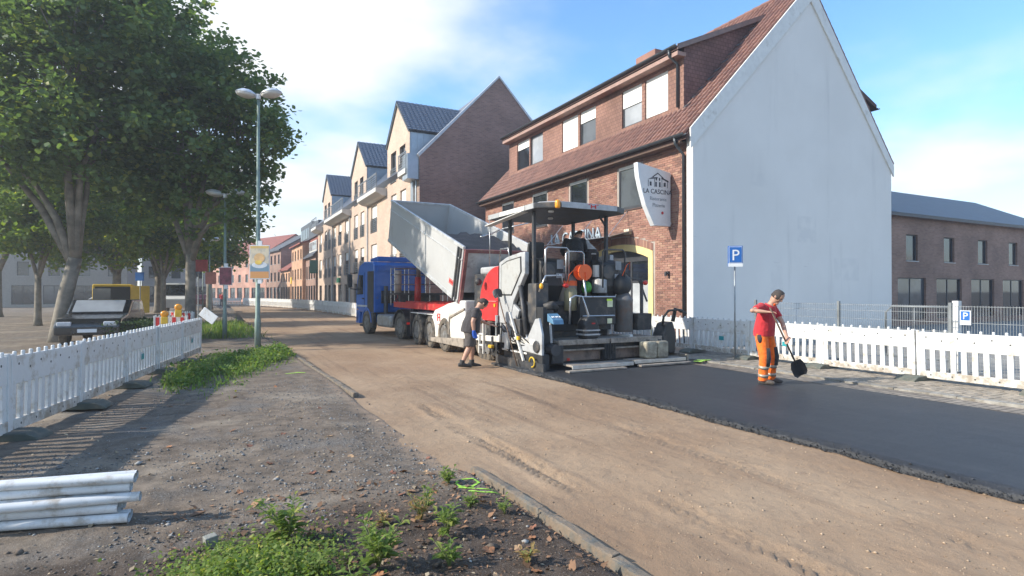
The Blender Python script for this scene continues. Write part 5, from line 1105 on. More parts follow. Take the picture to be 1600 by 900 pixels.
for k in range(7): tbox(rl, bx0-.012, bx0-.002, .72-k*.052+.06, .755-k*.052+.06, .42, .50)
tbox(rl, bx0-.010, bx0-.002, .40, .84, .385, .405); tbox(rl, bx0-.010, bx0-.002, .40, .84, .515, .53); rl.build('red_logo', M('red logo', (.60, .05, .04), .5), trl, world=True)
# hot asphalt load
N_ = 26; V = []; F_ = []
for i in range(N_+1):
    for j in range(13):
        l = .02+BL*(i/N_*.86); x = bx0+.05+(bx1-bx0-.1)*j/12; u = i/N_; h = .12+1.52*math.exp(-(max(u-.28, 0)/.42)**2)*(1-.16*((j-6)/6)**2)+.06*math.sin(i*1.9+j)+.05*math.sin(j*2.3-i)
        V.append(tb(x, l, min(max(h, .07), BH-.05)))
F_ = [(i*13+j, i*13+j+1, (i+1)*13+j+1, (i+1)*13+j) for i in range(N_) for j in range(12)]
ld = MB().add(V, F_).build('asphalt_load', M('hot black asphalt', (.014, .014, .016), .6, var=.3, scale=20, bump=.8, bscale=60), None, smooth=True); tag(ld, 'black heap of hot asphalt inside the raised tipper', 'asphalt')
m = MB().tube([(6.55, 14.6, 3.28), (7.1, 15.2, 3.42), (7.9, 15.9, 3.7)], .022, 6).tube([(7.9, 15.9, 3.7), (8.7, 15.4, 3.9)], .02, 6); m.build('cover_bar', chrome, trl, smooth=True, world=True)
# ------------------------------------------------------------ asphalt paver
pv_ = thing('asphalt_paver', 'large grey and white asphalt paver with red side panel and black roof', 'paver', (7.8, 13.0, GZ))
pw = M('white paver paint', (.70, .685, .64), .45, var=.06, dirt=(.40, .34, .27), dirt_amt=.35, dscale=2.5); pg = M('light grey paver paint', (.43, .44, .445), .45, .1, var=.1, dirt=(.22, .19, .16), dirt_amt=.35, dscale=3)
pr = M('red paver panel', (.60, .035, .035), .4, var=.08, coat=.2, dirt=(.38, .10, .08), dirt_amt=.2); pd = M('anthracite paver steel', (.045, .048, .053), .5, .2, var=.2, dirt=(.17, .14, .11), dirt_amt=.4)
dusty = M('dusty steel deck', (.33, .285, .235), .75, .1, var=.25, scale=7, bump=.3, dirt=(.14, .12, .105), dirt_amt=.55, dscale=5); orange = M('signal orange', (.85, .13, .02), .45, var=.06)
def PB(name, mat, m, bevel=.012, parent=None, smooth=False): return m.build(name, mat, parent or pv_, bevel=bevel, world=True, smooth=smooth)
XL, XR = 6.5, 9.1
PB('chassis', pd, MB().bx(7.0, 8.6, 11.9, 17.6, .25, .95)); PB('engine_body', pd, MB().bx(6.62, 8.98, 12.5, 15.2, .95, 2.25)); PB('engine_hood', pg, MB().bx(6.75, 8.85, 13.3, 15.1, 2.25, 2.45), .05)
for s, x in ((-1, XL), (1, XR)):
    i0, i1 = (x-.17, x+.2) if s < 0 else (x-.2, x+.17)
    PB('hopper_wing', pw, MB().prism([(15.2, .40), (15.2, 1.50), (15.7, 1.50), (16.7, 1.38), (17.75, 1.18), (18.05, .95), (18.05, .26)], 'x', i0, i1), .05)
    e0, e1 = (x-.03, x-.002) if s < 0 else (x+.002, x+.03)
    PB('wing_rib', dusty, MB().bar((x+s*.18, 15.22, 1.26), (x+s*.18, 16.35, .98), .05, .06).bar((x+s*.18, 16.38, 1.0), (x+s*.18, 16.46, .46), .05, .06), .008)
    PB('wing_skirt', dusty, MB().prism([(15.2, .16), (15.2, .42), (18.0, .27), (18.0, .14)], 'x', i0-.05, i1-.1), .01)
    a_ = [(13.45, .98), (13.40, 2.42)]+[(13.40+1.16*math.sin(t), 1.42+1.0*math.cos(t)) for t in [math.pi/2*k/9 for k in range(1, 10)]]+[(14.5, 1.1), (14.35, .98)]
    rp = PB('red_side_panel', pr, MB().prism(a_, 'x', x, x+.1) if s < 0 else MB().prism(a_, 'x', x-.1, x), .02)
    PB('panel_seam', M('pink seam', (.62, .20, .18), .5), MB().bx(e0, e1, 13.46, 14.52, 1.49, 1.515), 0, rp); PB('panel_lamp', MT['amber marker'], MB().bx(e0, e1, 13.52, 13.60, 1.36, 1.44), 0, rp)
    g_ = [(13.37, .95), (13.33, 2.50), (12.9, 2.62), (12.2, 2.70), (11.95, 2.70), (11.95, 2.18), (12.55, 1.50), (12.75, .95)]
    gp_ = PB('grey_side_cover', pg, MB().prism(g_, 'x', x, x+.12) if s < 0 else MB().prism(g_, 'x', x-.12, x), .02)
    wv = [(13.2, 1.66), (13.18, 2.44), (12.85, 2.53), (12.12, 2.60), (12.10, 2.24), (12.62, 1.66)]
    PB('cover_outline', black_p, MB().prism(wv, 'x', e0+.008*(s < 0)*1, e1) if s > 0 else MB().prism(wv, 'x', x-.012, x-.002), 0, gp_); c_ = Vector((12.72, 2.12)); w2 = [tuple(c_+(Vector(q)-c_)*.93) for q in wv]
    PB('cover_plate', M('dusty cover plate', (.43, .435, .42), .55, var=.2, scale=2, dirt=(.22, .20, .18), dirt_amt=.5, dscale=2), MB().prism(w2, 'x', x-.02, x-.006) if s < 0 else MB().prism(w2, 'x', x+.006, x+.032), 0, gp_)
    PB('lower_side_cover', pg, MB().prism([(13.35, .66), (13.35, .94), (12.76, .94), (12.55, 1.45), (12.25, 1.30), (12.6, .66)], 'x', x+.01, x+.09) if s < 0 else MB().prism([(13.35, .62), (13.35, .94), (12.1, .94), (12.1, .62)], 'x', x-.09, x-.01), .015)
    wheel(pv_, x-s*.30, 14.35, GZ+.62, .72, .5, s); wheel(pv_, x-s*.28, 15.75, GZ+.30, .31, .34, s); wheel(pv_, x-s*.28, 16.65, GZ+.30, .31, .34, s)
    PB('tow_arm', pw, MB().bar((x+s*.05, 11.3, .62), (x+s*.05, 14.9, .48), .10, .15), .015); PB('tow_cylinder', chrome, MB().tube([(x+s*.06, 13.35, .55), (x+s*.06, 13.35, 1.15)], .04, 8), 0)
PB('hopper_floor', pd, MB().bx(6.82, 8.78, 15.25, 17.6, .4, .5)); PB('hopper_front', pw, MB().bx(6.85, 8.75, 17.55, 17.68, .35, .8)); PB('push_roller', dkgrey, MB().tube([(6.9, 17.85, .45), (8.7, 17.85, .45)], .11, 10), 0)
PB('hopper_back', pd, MB().bx(6.82, 8.78, 15.2, 15.28, .5, 1.7))
hl = MB(); 
for y0, y1, z0, z1 in ((17.42, 17.48, .82, 1.06), (17.22, 17.28, .82, 1.06), (17.28, 17.42, .92, .96), (17.28, 17.42, 1.03, 1.06), (16.8, 17.45, .70, .715)): hl.bx(XL-.182, XL-.171, y0, y1, z0, z1)
PB('red_emblem', red_refl, hl, 0)
PB('mirror_ball', black_p, MB().ball((6.3, 14.2, 2.02), (.1, .1, .1)), 0, smooth=True); PB('side_ladder', pw, MB().bx(6.34, 6.40, 13.98, 14.02, .1, 1.0).bx(6.34, 6.40, 14.25, 14.29, .1, 1.0).bx(6.35, 6.39, 14.0, 14.27, .3, .34).bx(6.35, 6.39, 14.0, 14.27, .6, .64), .005)
# operator platform
PB('platform', pd, MB().bx(6.62, 8.98, 11.75, 13.3, 1.42, 1.52)); PB('platform_skirt', black_p, MB().bx(6.75, 8.9, 11.8, 11.95, .8, 1.42))
for x0, x1 in ((6.82, 7.46), (8.55, 9.12)):
    c0 = PB('console', black_p, MB().prism([(11.75, 1.9), (11.75, 2.46), (11.92, 2.56), (12.3, 2.56), (12.3, 1.55), (11.95, 1.55)], 'x', x0, x1), .03)
    PB('console_dial', dkgrey, MB().lathe([(.17, 0), (.17, .02), (.14, .035), (.05, .03), (1e-3, .03)], (x0+.2, 11.71, 2.25), 'y', 18), 0, c0); PB('console_plate', M('grey control plate', (.28, .29, .30), .5), MB().bx(x0+.44, x0+.62, 11.725, 11.748, 2.3, 2.52).bx(x0+.42, x0+.66, 11.728, 11.748, 2.08, 2.2), .004, c0)
for sx in (7.1,):
    st = PB('seat_base', black_p, MB().bx(sx-.25, sx+.25, 12.55, 13.0, 2.2, 2.38), .05); PB('seat_back', black_p, MB().prism([(12.52, 2.36), (12.40, 2.98), (12.50, 3.0), (12.64, 2.38)], 'x', sx-.23, sx+.23), .05, st); PB('seat_post', dkgrey, MB().bx(sx-.1, sx+.1, 12.65, 12.9, 1.5, 2.2), .01, st)
    PB('armrest', black_p, MB().bx(sx-.33, sx-.26, 12.5, 12.95, 2.5, 2.57).bx(sx+.26, sx+.33, 12.5, 12.95, 2.5, 2.57), .02, st)
def rails(x0, x1, y, z0, z1, r=.021): return MB().tube([(x0, y, z0), (x0, y, z1-.06), (x0+.06, y, z1), (x1-.06, y, z1), (x1, y, z1-.06), (x1, y, z0)], r, 8)
PB('guard_rail', chrome, rails(6.86, 7.5, 11.6, 2.0, 2.80), 0, smooth=True); PB('guard_rail', dkgrey, rails(8.5, 9.18, 11.6, 1.85, 2.80), 0, smooth=True); PB('guard_rail', chrome, rails(7.44, 7.95, 11.62, 2.0, 2.72), 0, smooth=True)
PB('hand_rail', chrome, MB().tube([(6.66, 11.55, 1.75), (6.80, 11.5, 2.12), (7.2, 11.45, 2.14), (7.24, 11.45, 1.95)], .024, 8), 0, smooth=True); PB('hand_rail', chrome, MB().tube([(7.36, 11.35, 1.0), (7.36, 11.3, 1.60), (7.48, 11.3, 1.66), (7.68, 11.3, 1.64), (7.86, 11.3, 1.2), (7.86, 11.32, .95), (7.74, 11.32, .88)], .026, 8), 0, smooth=True)
PB('corner_rail', chrome, MB().tube([(6.5, 13.9, 2.45), (6.5, 13.9, 3.68)], .012, 6).tube([(6.55, 13.4, 2.5), (6.55, 13.35, 2.85), (6.55, 12.9, 2.85), (6.55, 12.85, 2.6)], .02, 8), 0, smooth=True)
PB('step_stack', dkgrey, MB().bx(6.6, 6.95, 11.6, 12.0, 1.0, 1.95), .03); PB('air_hose', black_p, MB().tube([(6.72, 11.4, 1.38), (6.86, 11.3, 1.45), (7.0, 11.4, 1.36)], .10, 10), 0, smooth=True)
# gas bottles, reels, boxes on the back
ob = PB('gas_bottle', M('grey brown bottle', (.25, .22, .19), .55, var=.2), MB().lathe([(.21, 1.50), (.23, 1.53), (.23, 1.95), (.20, 2.08), (.09, 2.18), (.05, 2.2)], (7.66, 11.9, 0), 'z', 20), 0, smooth=True); PB('orange_band', orange, MB().lathe([(.234, 1.90), (.234, 2.02), (.2, 2.02), (.2, 1.90), (.234, 1.9)], (7.66, 11.9, 0), 'z', 20), 0, ob)
PB('gas_bottle', M('olive bottle', (.30, .27, .16), .55), MB().lathe([(.16, 1.3), (.16, 1.75), (.1, 1.85)], (7.62, 11.7, 0), 'z', 16), 0, smooth=True)
rd_ = PB('orange_reel', orange, MB().lathe([(.19, 11.42), (.19, 11.46), (.05, 11.47), (.05, 11.62), (.19, 11.63), (.19, 11.66)], (7.86, 0, 2.22), 'y', 24), 0); PB('reel_handle', orange, MB().bar((7.86, 11.40, 2.22), (7.88, 11.40, 2.02), .02, .03), 0, rd_)
PB('reel_stand', chrome, MB().tube([(7.86, 11.5, 2.1), (7.92, 11.5, 1.7), (7.94, 11.5, 1.25)], .03, 8), 0, smooth=True); PB('green_hose', M('green hose', (.10, .42, .06), .5), MB().lathe([(.10, -.08), (.14, -.06), (.14, .06), (.10, .08)], (8.15, 11.8, 1.86), 'x', 16), 0)
PB('grey_drum', pg, MB().lathe([(.18, 1.72), (.19, 1.75), (.19, 2.05), (.1, 2.1)], (8.62, 11.9, 0), 'z', 16), 0, smooth=True); PB('cream_canister', pw, MB().tube([(8.52, 11.9, 2.12), (8.52, 11.9, 2.42)], .09, 10).tube([(8.95, 11.9, 2.2), (8.95, 11.9, 2.48)], .07, 10), 0)
bb = PB('tool_box', black_p, MB().bx(7.72, 8.78, 11.45, 11.8, .95, 1.62), .02); PB('box_rail', chrome, MB().tube([(7.78, 11.42, 1.17), (8.72, 11.42, 1.17)], .018, 6).tube([(7.75, 11.43, 1.63), (8.75, 11.43, 1.63)], .02, 6), 0, bb); PB('box_label', M('white yellow label', (.70, .70, .45), .5), MB().bx(8.52, 8.68, 11.438, 11.448, 1.38, 1.55).bx(8.52, 8.66, 11.438, 11.448, .98, 1.1), 0, bb); PB('box_tag', M('neon tag', (.55, .8, .05), .5), MB().bx(8.5, 8.66, 11.43, 11.44, 1.53, 1.58), 0, bb)
PB('gas_cylinder', M('dull grey cylinder', (.155, .15, .145), .5, .2, dirt=(.20, .12, .08), dirt_amt=.45), MB().lathe([(.22, .74), (.24, .76), (.24, 1.5), (.245, 1.52), (.245, 1.56), (.23, 1.58), (.15, 1.72)], (9.25, 11.75, 0), 'z', 22), 0, smooth=True)
PB('black_sack', black_p, MB().ball((9.2, 11.75, 1.93), (.27, .22, .30), 14, 10), 0, smooth=True); PB('side_bin', black_p, MB().prism([(9.5, .78), (9.52, 1.2), (9.98, 1.2), (9.95, .78)], 'y', 11.5, 11.8), .02)
PB('right_mast', dkgrey, MB().tube([(9.8, 11.7, .9), (9.8, 11.7, 2.05)], .045, 8).bar((9.72, 11.7, 2.05), (9.98, 11.7, 1.5), .03, .04).bar((9.3, 11.7, 2.1), (9.75, 11.7, 2.1), .02, .03), 0); PB('red_lamp', M('red lamp', (.62, .04, .03), .35), MB().ball((9.84, 11.6, 1.98), (.07, .06, .06)), 0, smooth=True); PB('red_lamp', MT['red lamp'], MB().ball((7.36, 11.5, 1.9), (.09, .06, .06)), 0, smooth=True); PB('amber_lamp', MT['amber marker'], MB().ball((6.66, 11.45, 1.88), (.05, .05, .07)), 0, smooth=True)
PB('orange_cable', orange, MB().tube([(7.4, 11.5, 1.95), (7.42, 11.45, 2.15), (7.56, 11.45, 2.28), (7.7, 11.5, 2.2)], .012, 6), 0, smooth=True); PB('orange_cable', orange, MB().tube([(9.1, 11.6, 2.15), (9.2, 11.55, 2.42), (9.3, 11.55, 2.5), (9.33, 11.6, 2.3)], .012, 6), 0, smooth=True)
# screed
PB('screed_core', pd, MB().bx(6.6, 10.15, 11.25, 12.25, .08, .52)); 
for x0, x1 in ((6.86, 8.26), (8.30, 9.86)): PB('screed_deck', dusty, MB().bx(x0, x1, 11.05, 11.95, .58, .64), .01); PB('deck_lip', dusty, MB().bx(x0, x1, 11.0, 11.05, .54, .66), .008)
for x0, x1 in ((7.02, 8.12), (8.48, 9.75)): PB('fascia', M('brown fascia steel', (.23, .17, .135), .7, .1, dirt=(.10, .08, .07), dirt_amt=.5), MB().bx(x0, x1, 11.18, 11.24, .16, .40), .008); PB('fascia_rail', dusty, MB().bx(x0-.05, x1+.05, 11.06, 11.16, .40, .44), .006)
PB('red_dot', MT['red lamp'], MB().bx(7.18, 7.25, 11.165, 11.178, .17, .23), 0)
PB('centre_gear', black_p, MB().bx(8.14, 8.46, 11.05, 11.25, .14, .60), .03); m = MB()
for k in range(5): m.tube([(8.16+k*.07, 11.04, .15), (8.16+k*.07, 11.02, .58)], .016, 6)
PB('hose_bundle', black_p, m, 0); PB('left_mount', black_p, MB().bx(6.68, 6.98, 10.98, 11.3, .12, .55), .04); PB('left_motor', dkgrey, MB().tube([(6.75, 10.95, .45), (6.75, 11.2, .45)], .13, 12), 0)
PB('step', dusty, MB().bx(6.95, 8.65, 10.62, 11.0, .09, .135), .008); PB('step', dusty, MB().bx(8.68, 10.25, 10.66, 11.04, .105, .15), .008); PB('step_edge', M('worn alloy edge', (.55, .54, .50), .4, .5), MB().bx(6.95, 8.63, 10.58, 10.618, .05, .13), .004); PB('step_edge', MT['worn alloy edge'], MB().bx(8.7, 10.28, 10.62, 10.658, .07, .145), .004)
PB('lower_walkway', dusty, MB().bx(6.75, 8.3, 10.40, 10.57, .005, .045), .006); PB('lower_walkway', dusty, MB().bx(8.75, 10.3, 10.45, 10.6, .015, .055), .006)
PB('side_plate', pd, MB().bx(6.36, 6.42, 10.85, 13.25, -.09, .16), .006); PB('plate_shoe', pd, MB().bx(6.26, 6.46, 10.8, 13.3, -.105, -.05), .01); PB('plate_gear', black_p, MB().bx(6.42, 6.62, 11.0, 12.9, -.02, .36), .03)
PB('side_shield', pg, MB().prism([(10.98, .34), (10.98, .80), (11.12, 1.16), (11.28, 1.14), (11.62, .72), (12.1, .46), (12.1, .38)], 'x', 6.40, 6.46), .012); PB('yellow_loop', M('yellow hose loop', (.62, .42, .03), .5), MB().tube([(6.33, 11.3+.12*math.cos(a), .17+.11*math.sin(a)) for a in [k*.6 for k in range(9)]], .02, 6), 0, smooth=True)
PB('screed_panel', M('blue control box', (.10, .22, .34), .45), MB().prism([(10.95, 1.02), (10.98, 1.12), (11.22, 1.26), (11.22, 1.08)], 'x', 6.68, 6.96), .01); m = MB()
for k in range(5): m.box((6.72+k*.05, 11.06+.02*(k % 2), 1.185), (.026, .05, .012), Matrix.Rotation(.5, 3, 'X'))
PB('panel_buttons', wht, m, 0); PB('panel_arm', pg, MB().tube([(6.72, 11.1, .6), (6.72, 11.15, 1.05)], .03, 6), 0)
PB('levelling_rod', pw, MB().bar((6.36, 11.75, .15), (6.36, 12.45, 1.25), .05, .05), .004); PB('yellow_fitting', beacon_b, MB().bx(6.30, 6.40, 13.4, 13.6, .30, .38), .02)
# linkage, hoses and cylinders between side cover and screed
PB('lift_cylinder', pd, MB().tube([(6.55, 12.25, 1.9), (6.52, 11.9, .75)], .06, 10), 0, smooth=True); PB('cylinder_rod', chrome, MB().tube([(6.52, 11.9, .78), (6.51, 11.75, .3)], .03, 8), 0, smooth=True)
PB('side_step', pw, MB().bx(6.40, 6.62, 11.7, 13.2, .60, .66).bx(6.41, 6.60, 11.7, 13.0, .30, .34), .006); PB('spring_plate', dkgrey, MB().bx(6.44, 6.6, 12.1, 12.5, .66, 1.1), .02)
for k_, (ya, yb, zb) in enumerate(((11.5, 13.3, .9), (11.6, 13.1, .8), (11.4, 12.9, 1.0), (11.7, 13.4, .55), (12.2, 13.9, .45))):
    PB('hydraulic_hose', black_p, MB().tube([(6.44, ya, .5), (6.38-.02*k_, (ya*2+yb)/3, .5+.12*k_), (6.40, (ya+yb)/2, zb-.25), (6.46, yb, zb)], .016, 6), 0, smooth=True)
PB('adjust_wheel', pd, MB().lathe([(.12, -.02), (.14, 0), (.12, .02)], (6.38, 11.2, .52), 'x', 16), 0); PB('gap_shade_block', black_p, MB().bx(6.62, 6.9, 11.3, 13.3, .1, 1.4), 0)  # solid black block stands for shade in the gap behind the linkage
PB('depth_sensor', beacon_b, MB().bx(6.32, 6.38, 11.95, 12.05, .62, .70), .01); PB('clamp_block', pw, MB().bx(6.34, 6.44, 12.55, 12.72, .35, .75), .01); PB('rubber_flap', black_p, MB().bx(6.42, 6.46, 13.3, 13.9, .1, .95), 0)
PB('side_valve', dkgrey, MB().bx(6.42, 6.56, 13.35, 13.7, .55, .95).tube([(6.4, 13.5, .2), (6.4, 13.5, .6)], .05, 8), .015); PB('small_gear', rim_m, MB().lathe([(.11, -.03), (.11, .03), (.03, .05), (1e-3, .05)], (6.40, 13.75, .22), 'x', 14), 0)
m = MB().prism([(10.02, .18), (10.0, .62), (10.16, .95), (10.36, 1.0), (10.46, .72), (10.44, .2)], 'y', 11.15, 11.55); PB('right_end_gear', black_p, m, .04); PB('right_plate', dusty, MB().bx(10.44, 10.50, 10.75, 13.0, -.0, .2), .006)
PB('right_hose', black_p, MB().tube([(10.05, 11.2, .9), (10.0, 11.1, 1.12), (10.12, 11.05, 1.28), (10.4, 11.0, 1.30), (10.62, 10.95, 1.20)], .03, 8).tube([(10.3, 11.1, 1.0), (10.34, 11.05, 1.32), (10.5, 11.0, 1.26)], .05, 8), 0, smooth=True)
for x, lb in ((9.30, 'left of the two stained pale jerry cans on the paver step'), (9.66, 'right of the two stained pale jerry cans on the paver step')):
    jc = thing('jerry_can', lb, 'canister', (x, 10.87, .15), group='jerry cans on the paver'); MB().bx(x-.17, x+.17, 10.72, 11.02, .152, .56).build('can_body', M('stained pale plastic', (.36, .33, .25), .65, var=.2, dirt=(.19, .16, .12), dirt_amt=.6, dscale=6), jc, bevel=.05, world=True); MB().tube([(x, 10.87, .55), (x, 10.87, .60)], .04, 10).build('cap', dkgrey, jc, world=True)
jk = thing('tool_bag', 'black bag with grey stripes on the paver deck', 'bag', (7.8, 11.2, .65)); MB().prism([(7.60, .652), (7.58, 1.0), (7.66, 1.16), (7.92, 1.16), (8.0, .98), (8.0, .652)], 'y', 11.05, 11.38).build('bag_body', black_p, jk, bevel=.05, world=True); MB().bx(7.57, 8.01, 11.03, 11.39, .74, .775).bx(7.57, 8.01, 11.03, 11.39, .84, .87).build('stripes', pg, jk, world=True); MB().bx(7.78, 7.87, 11.035, 11.045, 1.0, 1.03).build('badge', red_refl, jk, world=True)
# roof of the paver
RT = 3.80; ol = [(6.5, 11.5), (6.95, 11.08), (8.55, 11.08), (8.97, 11.35), (8.97, 14.0), (6.5, 14.0)]
PB('canopy', pd, MB().prism(ol, 'z', RT-.14, RT), .02); can_g = M('grey canopy trim', (.42, .43, .44), .5)
PB('canopy_trim', pw, MB().bx(6.485, 6.499, 11.95, 13.3, RT-.125, RT-.015), .004); PB('canopy_trim', can_g, MB().bx(6.97, 8.53, 11.062, 11.078, RT-.13, RT-.01), .004); PB('canopy_trim', pg, MB().bx(6.488, 6.499, 11.52, 11.93, RT-.13, RT-.01).bx(6.488, 6.499, 13.32, 13.99, RT-.13, RT-.01), .002)
PB('canopy_top', pg, MB().prism([(6.7, 11.6), (7.0, 11.3), (8.5, 11.3), (8.8, 11.5), (8.8, 13.8), (6.7, 13.8)], 'z', RT, RT+.05), .02)
PB('awning', M('pale awning sheet', (.52, .52, .50), .6), MB().prism([(12.0, RT-.16), (14.05, RT-.30), (14.05, RT-.27), (12.0, RT-.14)], 'x', 6.42, 6.62), .004)
m = MB()
for x, z0, z1, w in ((7.78, -.11, -.02, .03), (7.90, -.11, -.02, .03), (7.84, -.075, -.05, .1), (7.72, -.03, -.015, .04), (7.96, -.03, -.015, .04)): m.bx(x-w/2, x+w/2, 11.052, 11.06, RT+z0, RT+z1)
PB('red_emblem', red_refl, m, 0); PB('beacon', MT['orange beacon lens'], MB().lathe([(.05, RT-.16), (.062, RT-.12), (.062, RT-.02), (.045, RT+.02), (1e-3, RT+.03)], (6.86, 11.06, 0), 'z', 14), 0, smooth=True)
for x, y in ((6.72, 11.9), (6.80, 13.3), (8.82, 11.9), (8.75, 13.3)): PB('canopy_post', pd, MB().bx(x-.04, x+.04, y-.04, y+.04, 1.5, RT-.14), .01)
PB('work_light', wht, MB().lathe([(.06, RT-.2), (.07, RT-.17), (.05, RT-.145)], (6.95, 11.5, 0), 'z', 12).lathe([(.06, RT-.2), (.07, RT-.17), (.05, RT-.145)], (7.6, 12.6, 0), 'z', 12), 0); PB('roof_brace', pd, MB().bar((8.82, 11.9, RT-.4), (8.62, 11.9, RT-.15), .04, .04), 0)
# shovel leaning on the paver
def shovel(name, lab, top, tip, blade_len=.30, bw=.26, upside=False):
    """shaft from top (grip) to tip, blade beyond the tip"""
    top, tip = Vector(top), Vector(tip); d = (tip-top).normalized(); p = thing(name, lab, 'shovel', tuple(tip)); MB().tube([top, tip], .016, 8).build('shaft', M('dark wooden shaft', (.12, .075, .05), .6), p, smooth=True, world=True)
    side = d.cross(Vector((0, 0, 1))).normalized() if abs(d.z) < .95 else RV.copy()
    side = RV.copy()-d*RV.dot(d); side.normalize(); nr = d.cross(side); m = MB(); n = 6; k = 6; vs = []
    for q in (0, .006):
        for i in range(n+1):
            for j in range(k+1):
                u = i/n; v = j/k*2-1; w = bw/2*(.72+.28*min(1, u*3))*(1 if u < .75 else 1-.35*((u-.75)/.25)**2); vs.append(tip+d*blade_len*u+side*v*w+nr*(.035*v*v-.02*u+q))
    f = []; s_ = (n+1)*(k+1)
    for i in range(n):
        for j in range(k): a = i*(k+1)+j; f += [(a, a+1, a+k+2, a+k+1), (s_+a, s_+a+k+1, s_+a+k+2, s_+a+1)]
    m.add(vs, f); m.tube([tip-d*.12, tip+d*.10], [.02, .012], 8); m.build('blade', M('black shovel steel', (.025, .026, .03), .5, .4), p, world=True, fix=False); return p
shovel('leaning_shovel', 'black shovel leaning upside down on the grey paver side', (6.28, 11.92, .02), (6.30, 12.95, 1.62), .24, .24)
# ------------------------------------------------------------ parked vehicles far left
def car_body(p, mat, L, Wd, H, roof, gl, win0=.9, box=False):
    """car along local y, front at +y"""
    pr_ = box if box else [(0, .35), (0, .95), (.12, 1.0), (.55, H*.97), (.9, H), (L*.55, H), (L*.70, 1.02), (L-.25, .88), (L, .68), (L, .35)]
    b = MB().prism(pr_, 'x', -Wd/2, Wd/2).build('body', mat, p, bevel=.07)
    for y in (.82, L-.85):
        for s in (-1, 1): wheel(p, s*(Wd/2-.11), y, .32, .32, .22, s, False, hub=False)
    return b
car = thing('parked_car', 'dark parked car at the left edge behind the barriers', 'car', (-3.35, 27.0, 0), R_(176)); cb = car_body(car, M('black car paint', (.015, .016, .019), .25, coat=.8), 4.3, 1.8, 1.47, 0, 0)
for s in (-1, 1): MB().prism([(.6, 1.0), (.85, 1.38), (2.25, 1.38), (2.75, 1.02)], 'x', s*.895-.01, s*.895+.01).build('side_window', pane_grey, car)
MB().prism([(2.48, 1.42), (3.02, 1.05), (3.05, 1.08), (2.5, 1.46)], 'x', -.72, .72).build('windscreen', pane_sky, car); MB().prism([(.1, 1.05), (.5, 1.40), (.47, 1.43), (.06, 1.07)], 'x', -.7, .7).build('rear_window', pane_grey, car)
for s in (-1, 1): MB().box((s*.62, 4.22, .72), (.38, .2, .14)).build('headlight', M('headlamp glass', (.55, .57, .6), .15), car, bevel=.03); MB().box((s*.68, .02, .85), (.3, .08, .14)).build('tail_light', red_refl, car, bevel=.02)
MB().box((0, 4.3, .5), (.52, .02, .11)).build('number_plate', wht, car); MB().box((0, -.005, .75), (.52, .02, .11)).build('number_plate', wht, car)
vy = M('yellow van paint', (.66, .43, .02), .4, var=.08); van = thing('yellow_van', 'yellow works van with its rear door swung open', 'van', (-5.3, 40.5, 0), R_(4)); car_body(van, vy, 4.9, 1.95, 2.2, 0, 0, box=[(0, .4), (0, 2.15), (.1, 2.2), (3.3, 2.2), (4.0, 1.25), (4.8, 1.05), (4.9, .7), (4.9, .4)])
MB().bx(-.85, .85, -.02, -.005, .6, 2.05).build('dark_rear_sheet', dark_in, van); MB().bx(.92, 1.82, -.12, -.05, .5, 2.1).build('rear_door', vy, van, bevel=.02); MB().bx(.98, 1.76, -.135, -.122, .8, .86).bx(.98, 1.76, -.135, -.122, 1.2, 1.26).bx(.98, 1.76, -.135, -.122, 1.6, 1.66).build('door_ribs', vy, van)  # dark sheet on the rear face stands for the unlit load space
MB().bx(-.95, -.1, -.05, -.03, 1.3, 1.95).build('rear_pane', pane_grey, van)
for s in (-1, 1): MB().prism([(2.2, 1.3), (2.2, 2.0), (3.25, 2.0), (3.8, 1.3)], 'x', s*.97-.01, s*.97+.01).build('side_window', pane_grey, van)
v2 = thing('white_van', 'white van far off behind the main trunk', 'van', (-2.9, 62, 0), R_(178)); car_body(v2, wht, 5.2, 2.0, 2.5, 0, 0, box=[(0, .4), (0, 2.4), (.1, 2.5), (3.6, 2.5), (4.3, 1.4), (5.1, 1.15), (5.2, .7), (5.2, .4)]); MB().prism([(3.72, 2.32), (4.28, 1.45), (4.32, 1.48), (3.76, 2.36)], 'x', -.85, .85).build('windscreen', pane_dark, v2)
for i, (x, y, c, l) in enumerate(((-7.5, 66, (.5, .51, .52), 'silver car far off under the trees'), (-1.2, 72, (.12, .02, .02), 'dark red car far off near the closing barriers'))):
    q = thing('far_car', l, 'car', (x, y, 0), R_(85 if i == 0 else 10)); car_body(q, M('car paint %s' % l.split()[0], c, .3, coat=.6), 4.2, 1.75, 1.45, 0, 0)
    for s in (-1, 1): MB().prism([(.6, 1.0), (.85, 1.36), (2.2, 1.36), (2.7, 1.02)], 'x', s*.87-.01, s*.87+.01).build('side_window', pane_dark, q)
hd = thing('box_hedge', 'low clipped hedge behind the left barriers', 'hedge', (-2.2, 24.2, 0)); n = 9000; P = np.stack([rng.uniform(-1.0, 1.0, n), rng.uniform(-1.6, 1.6, n), rng.random(n)**.6*.75], -1)
link('foliage', scatter_mesh('foliage', LEAF_V, LEAF_F, P, rand_rot(n), .09*(.7+.6*rng.random(n)), leaf_mat('hedge leaf', [(.03, .06, .018), (.06, .10, .03), (.08, .13, .03)], .25)), hd); MB().bx(-.9, .9, -1.5, 1.5, 0, .62).build('hedge_core', M('hedge core', (.02, .03, .012), .95), hd)
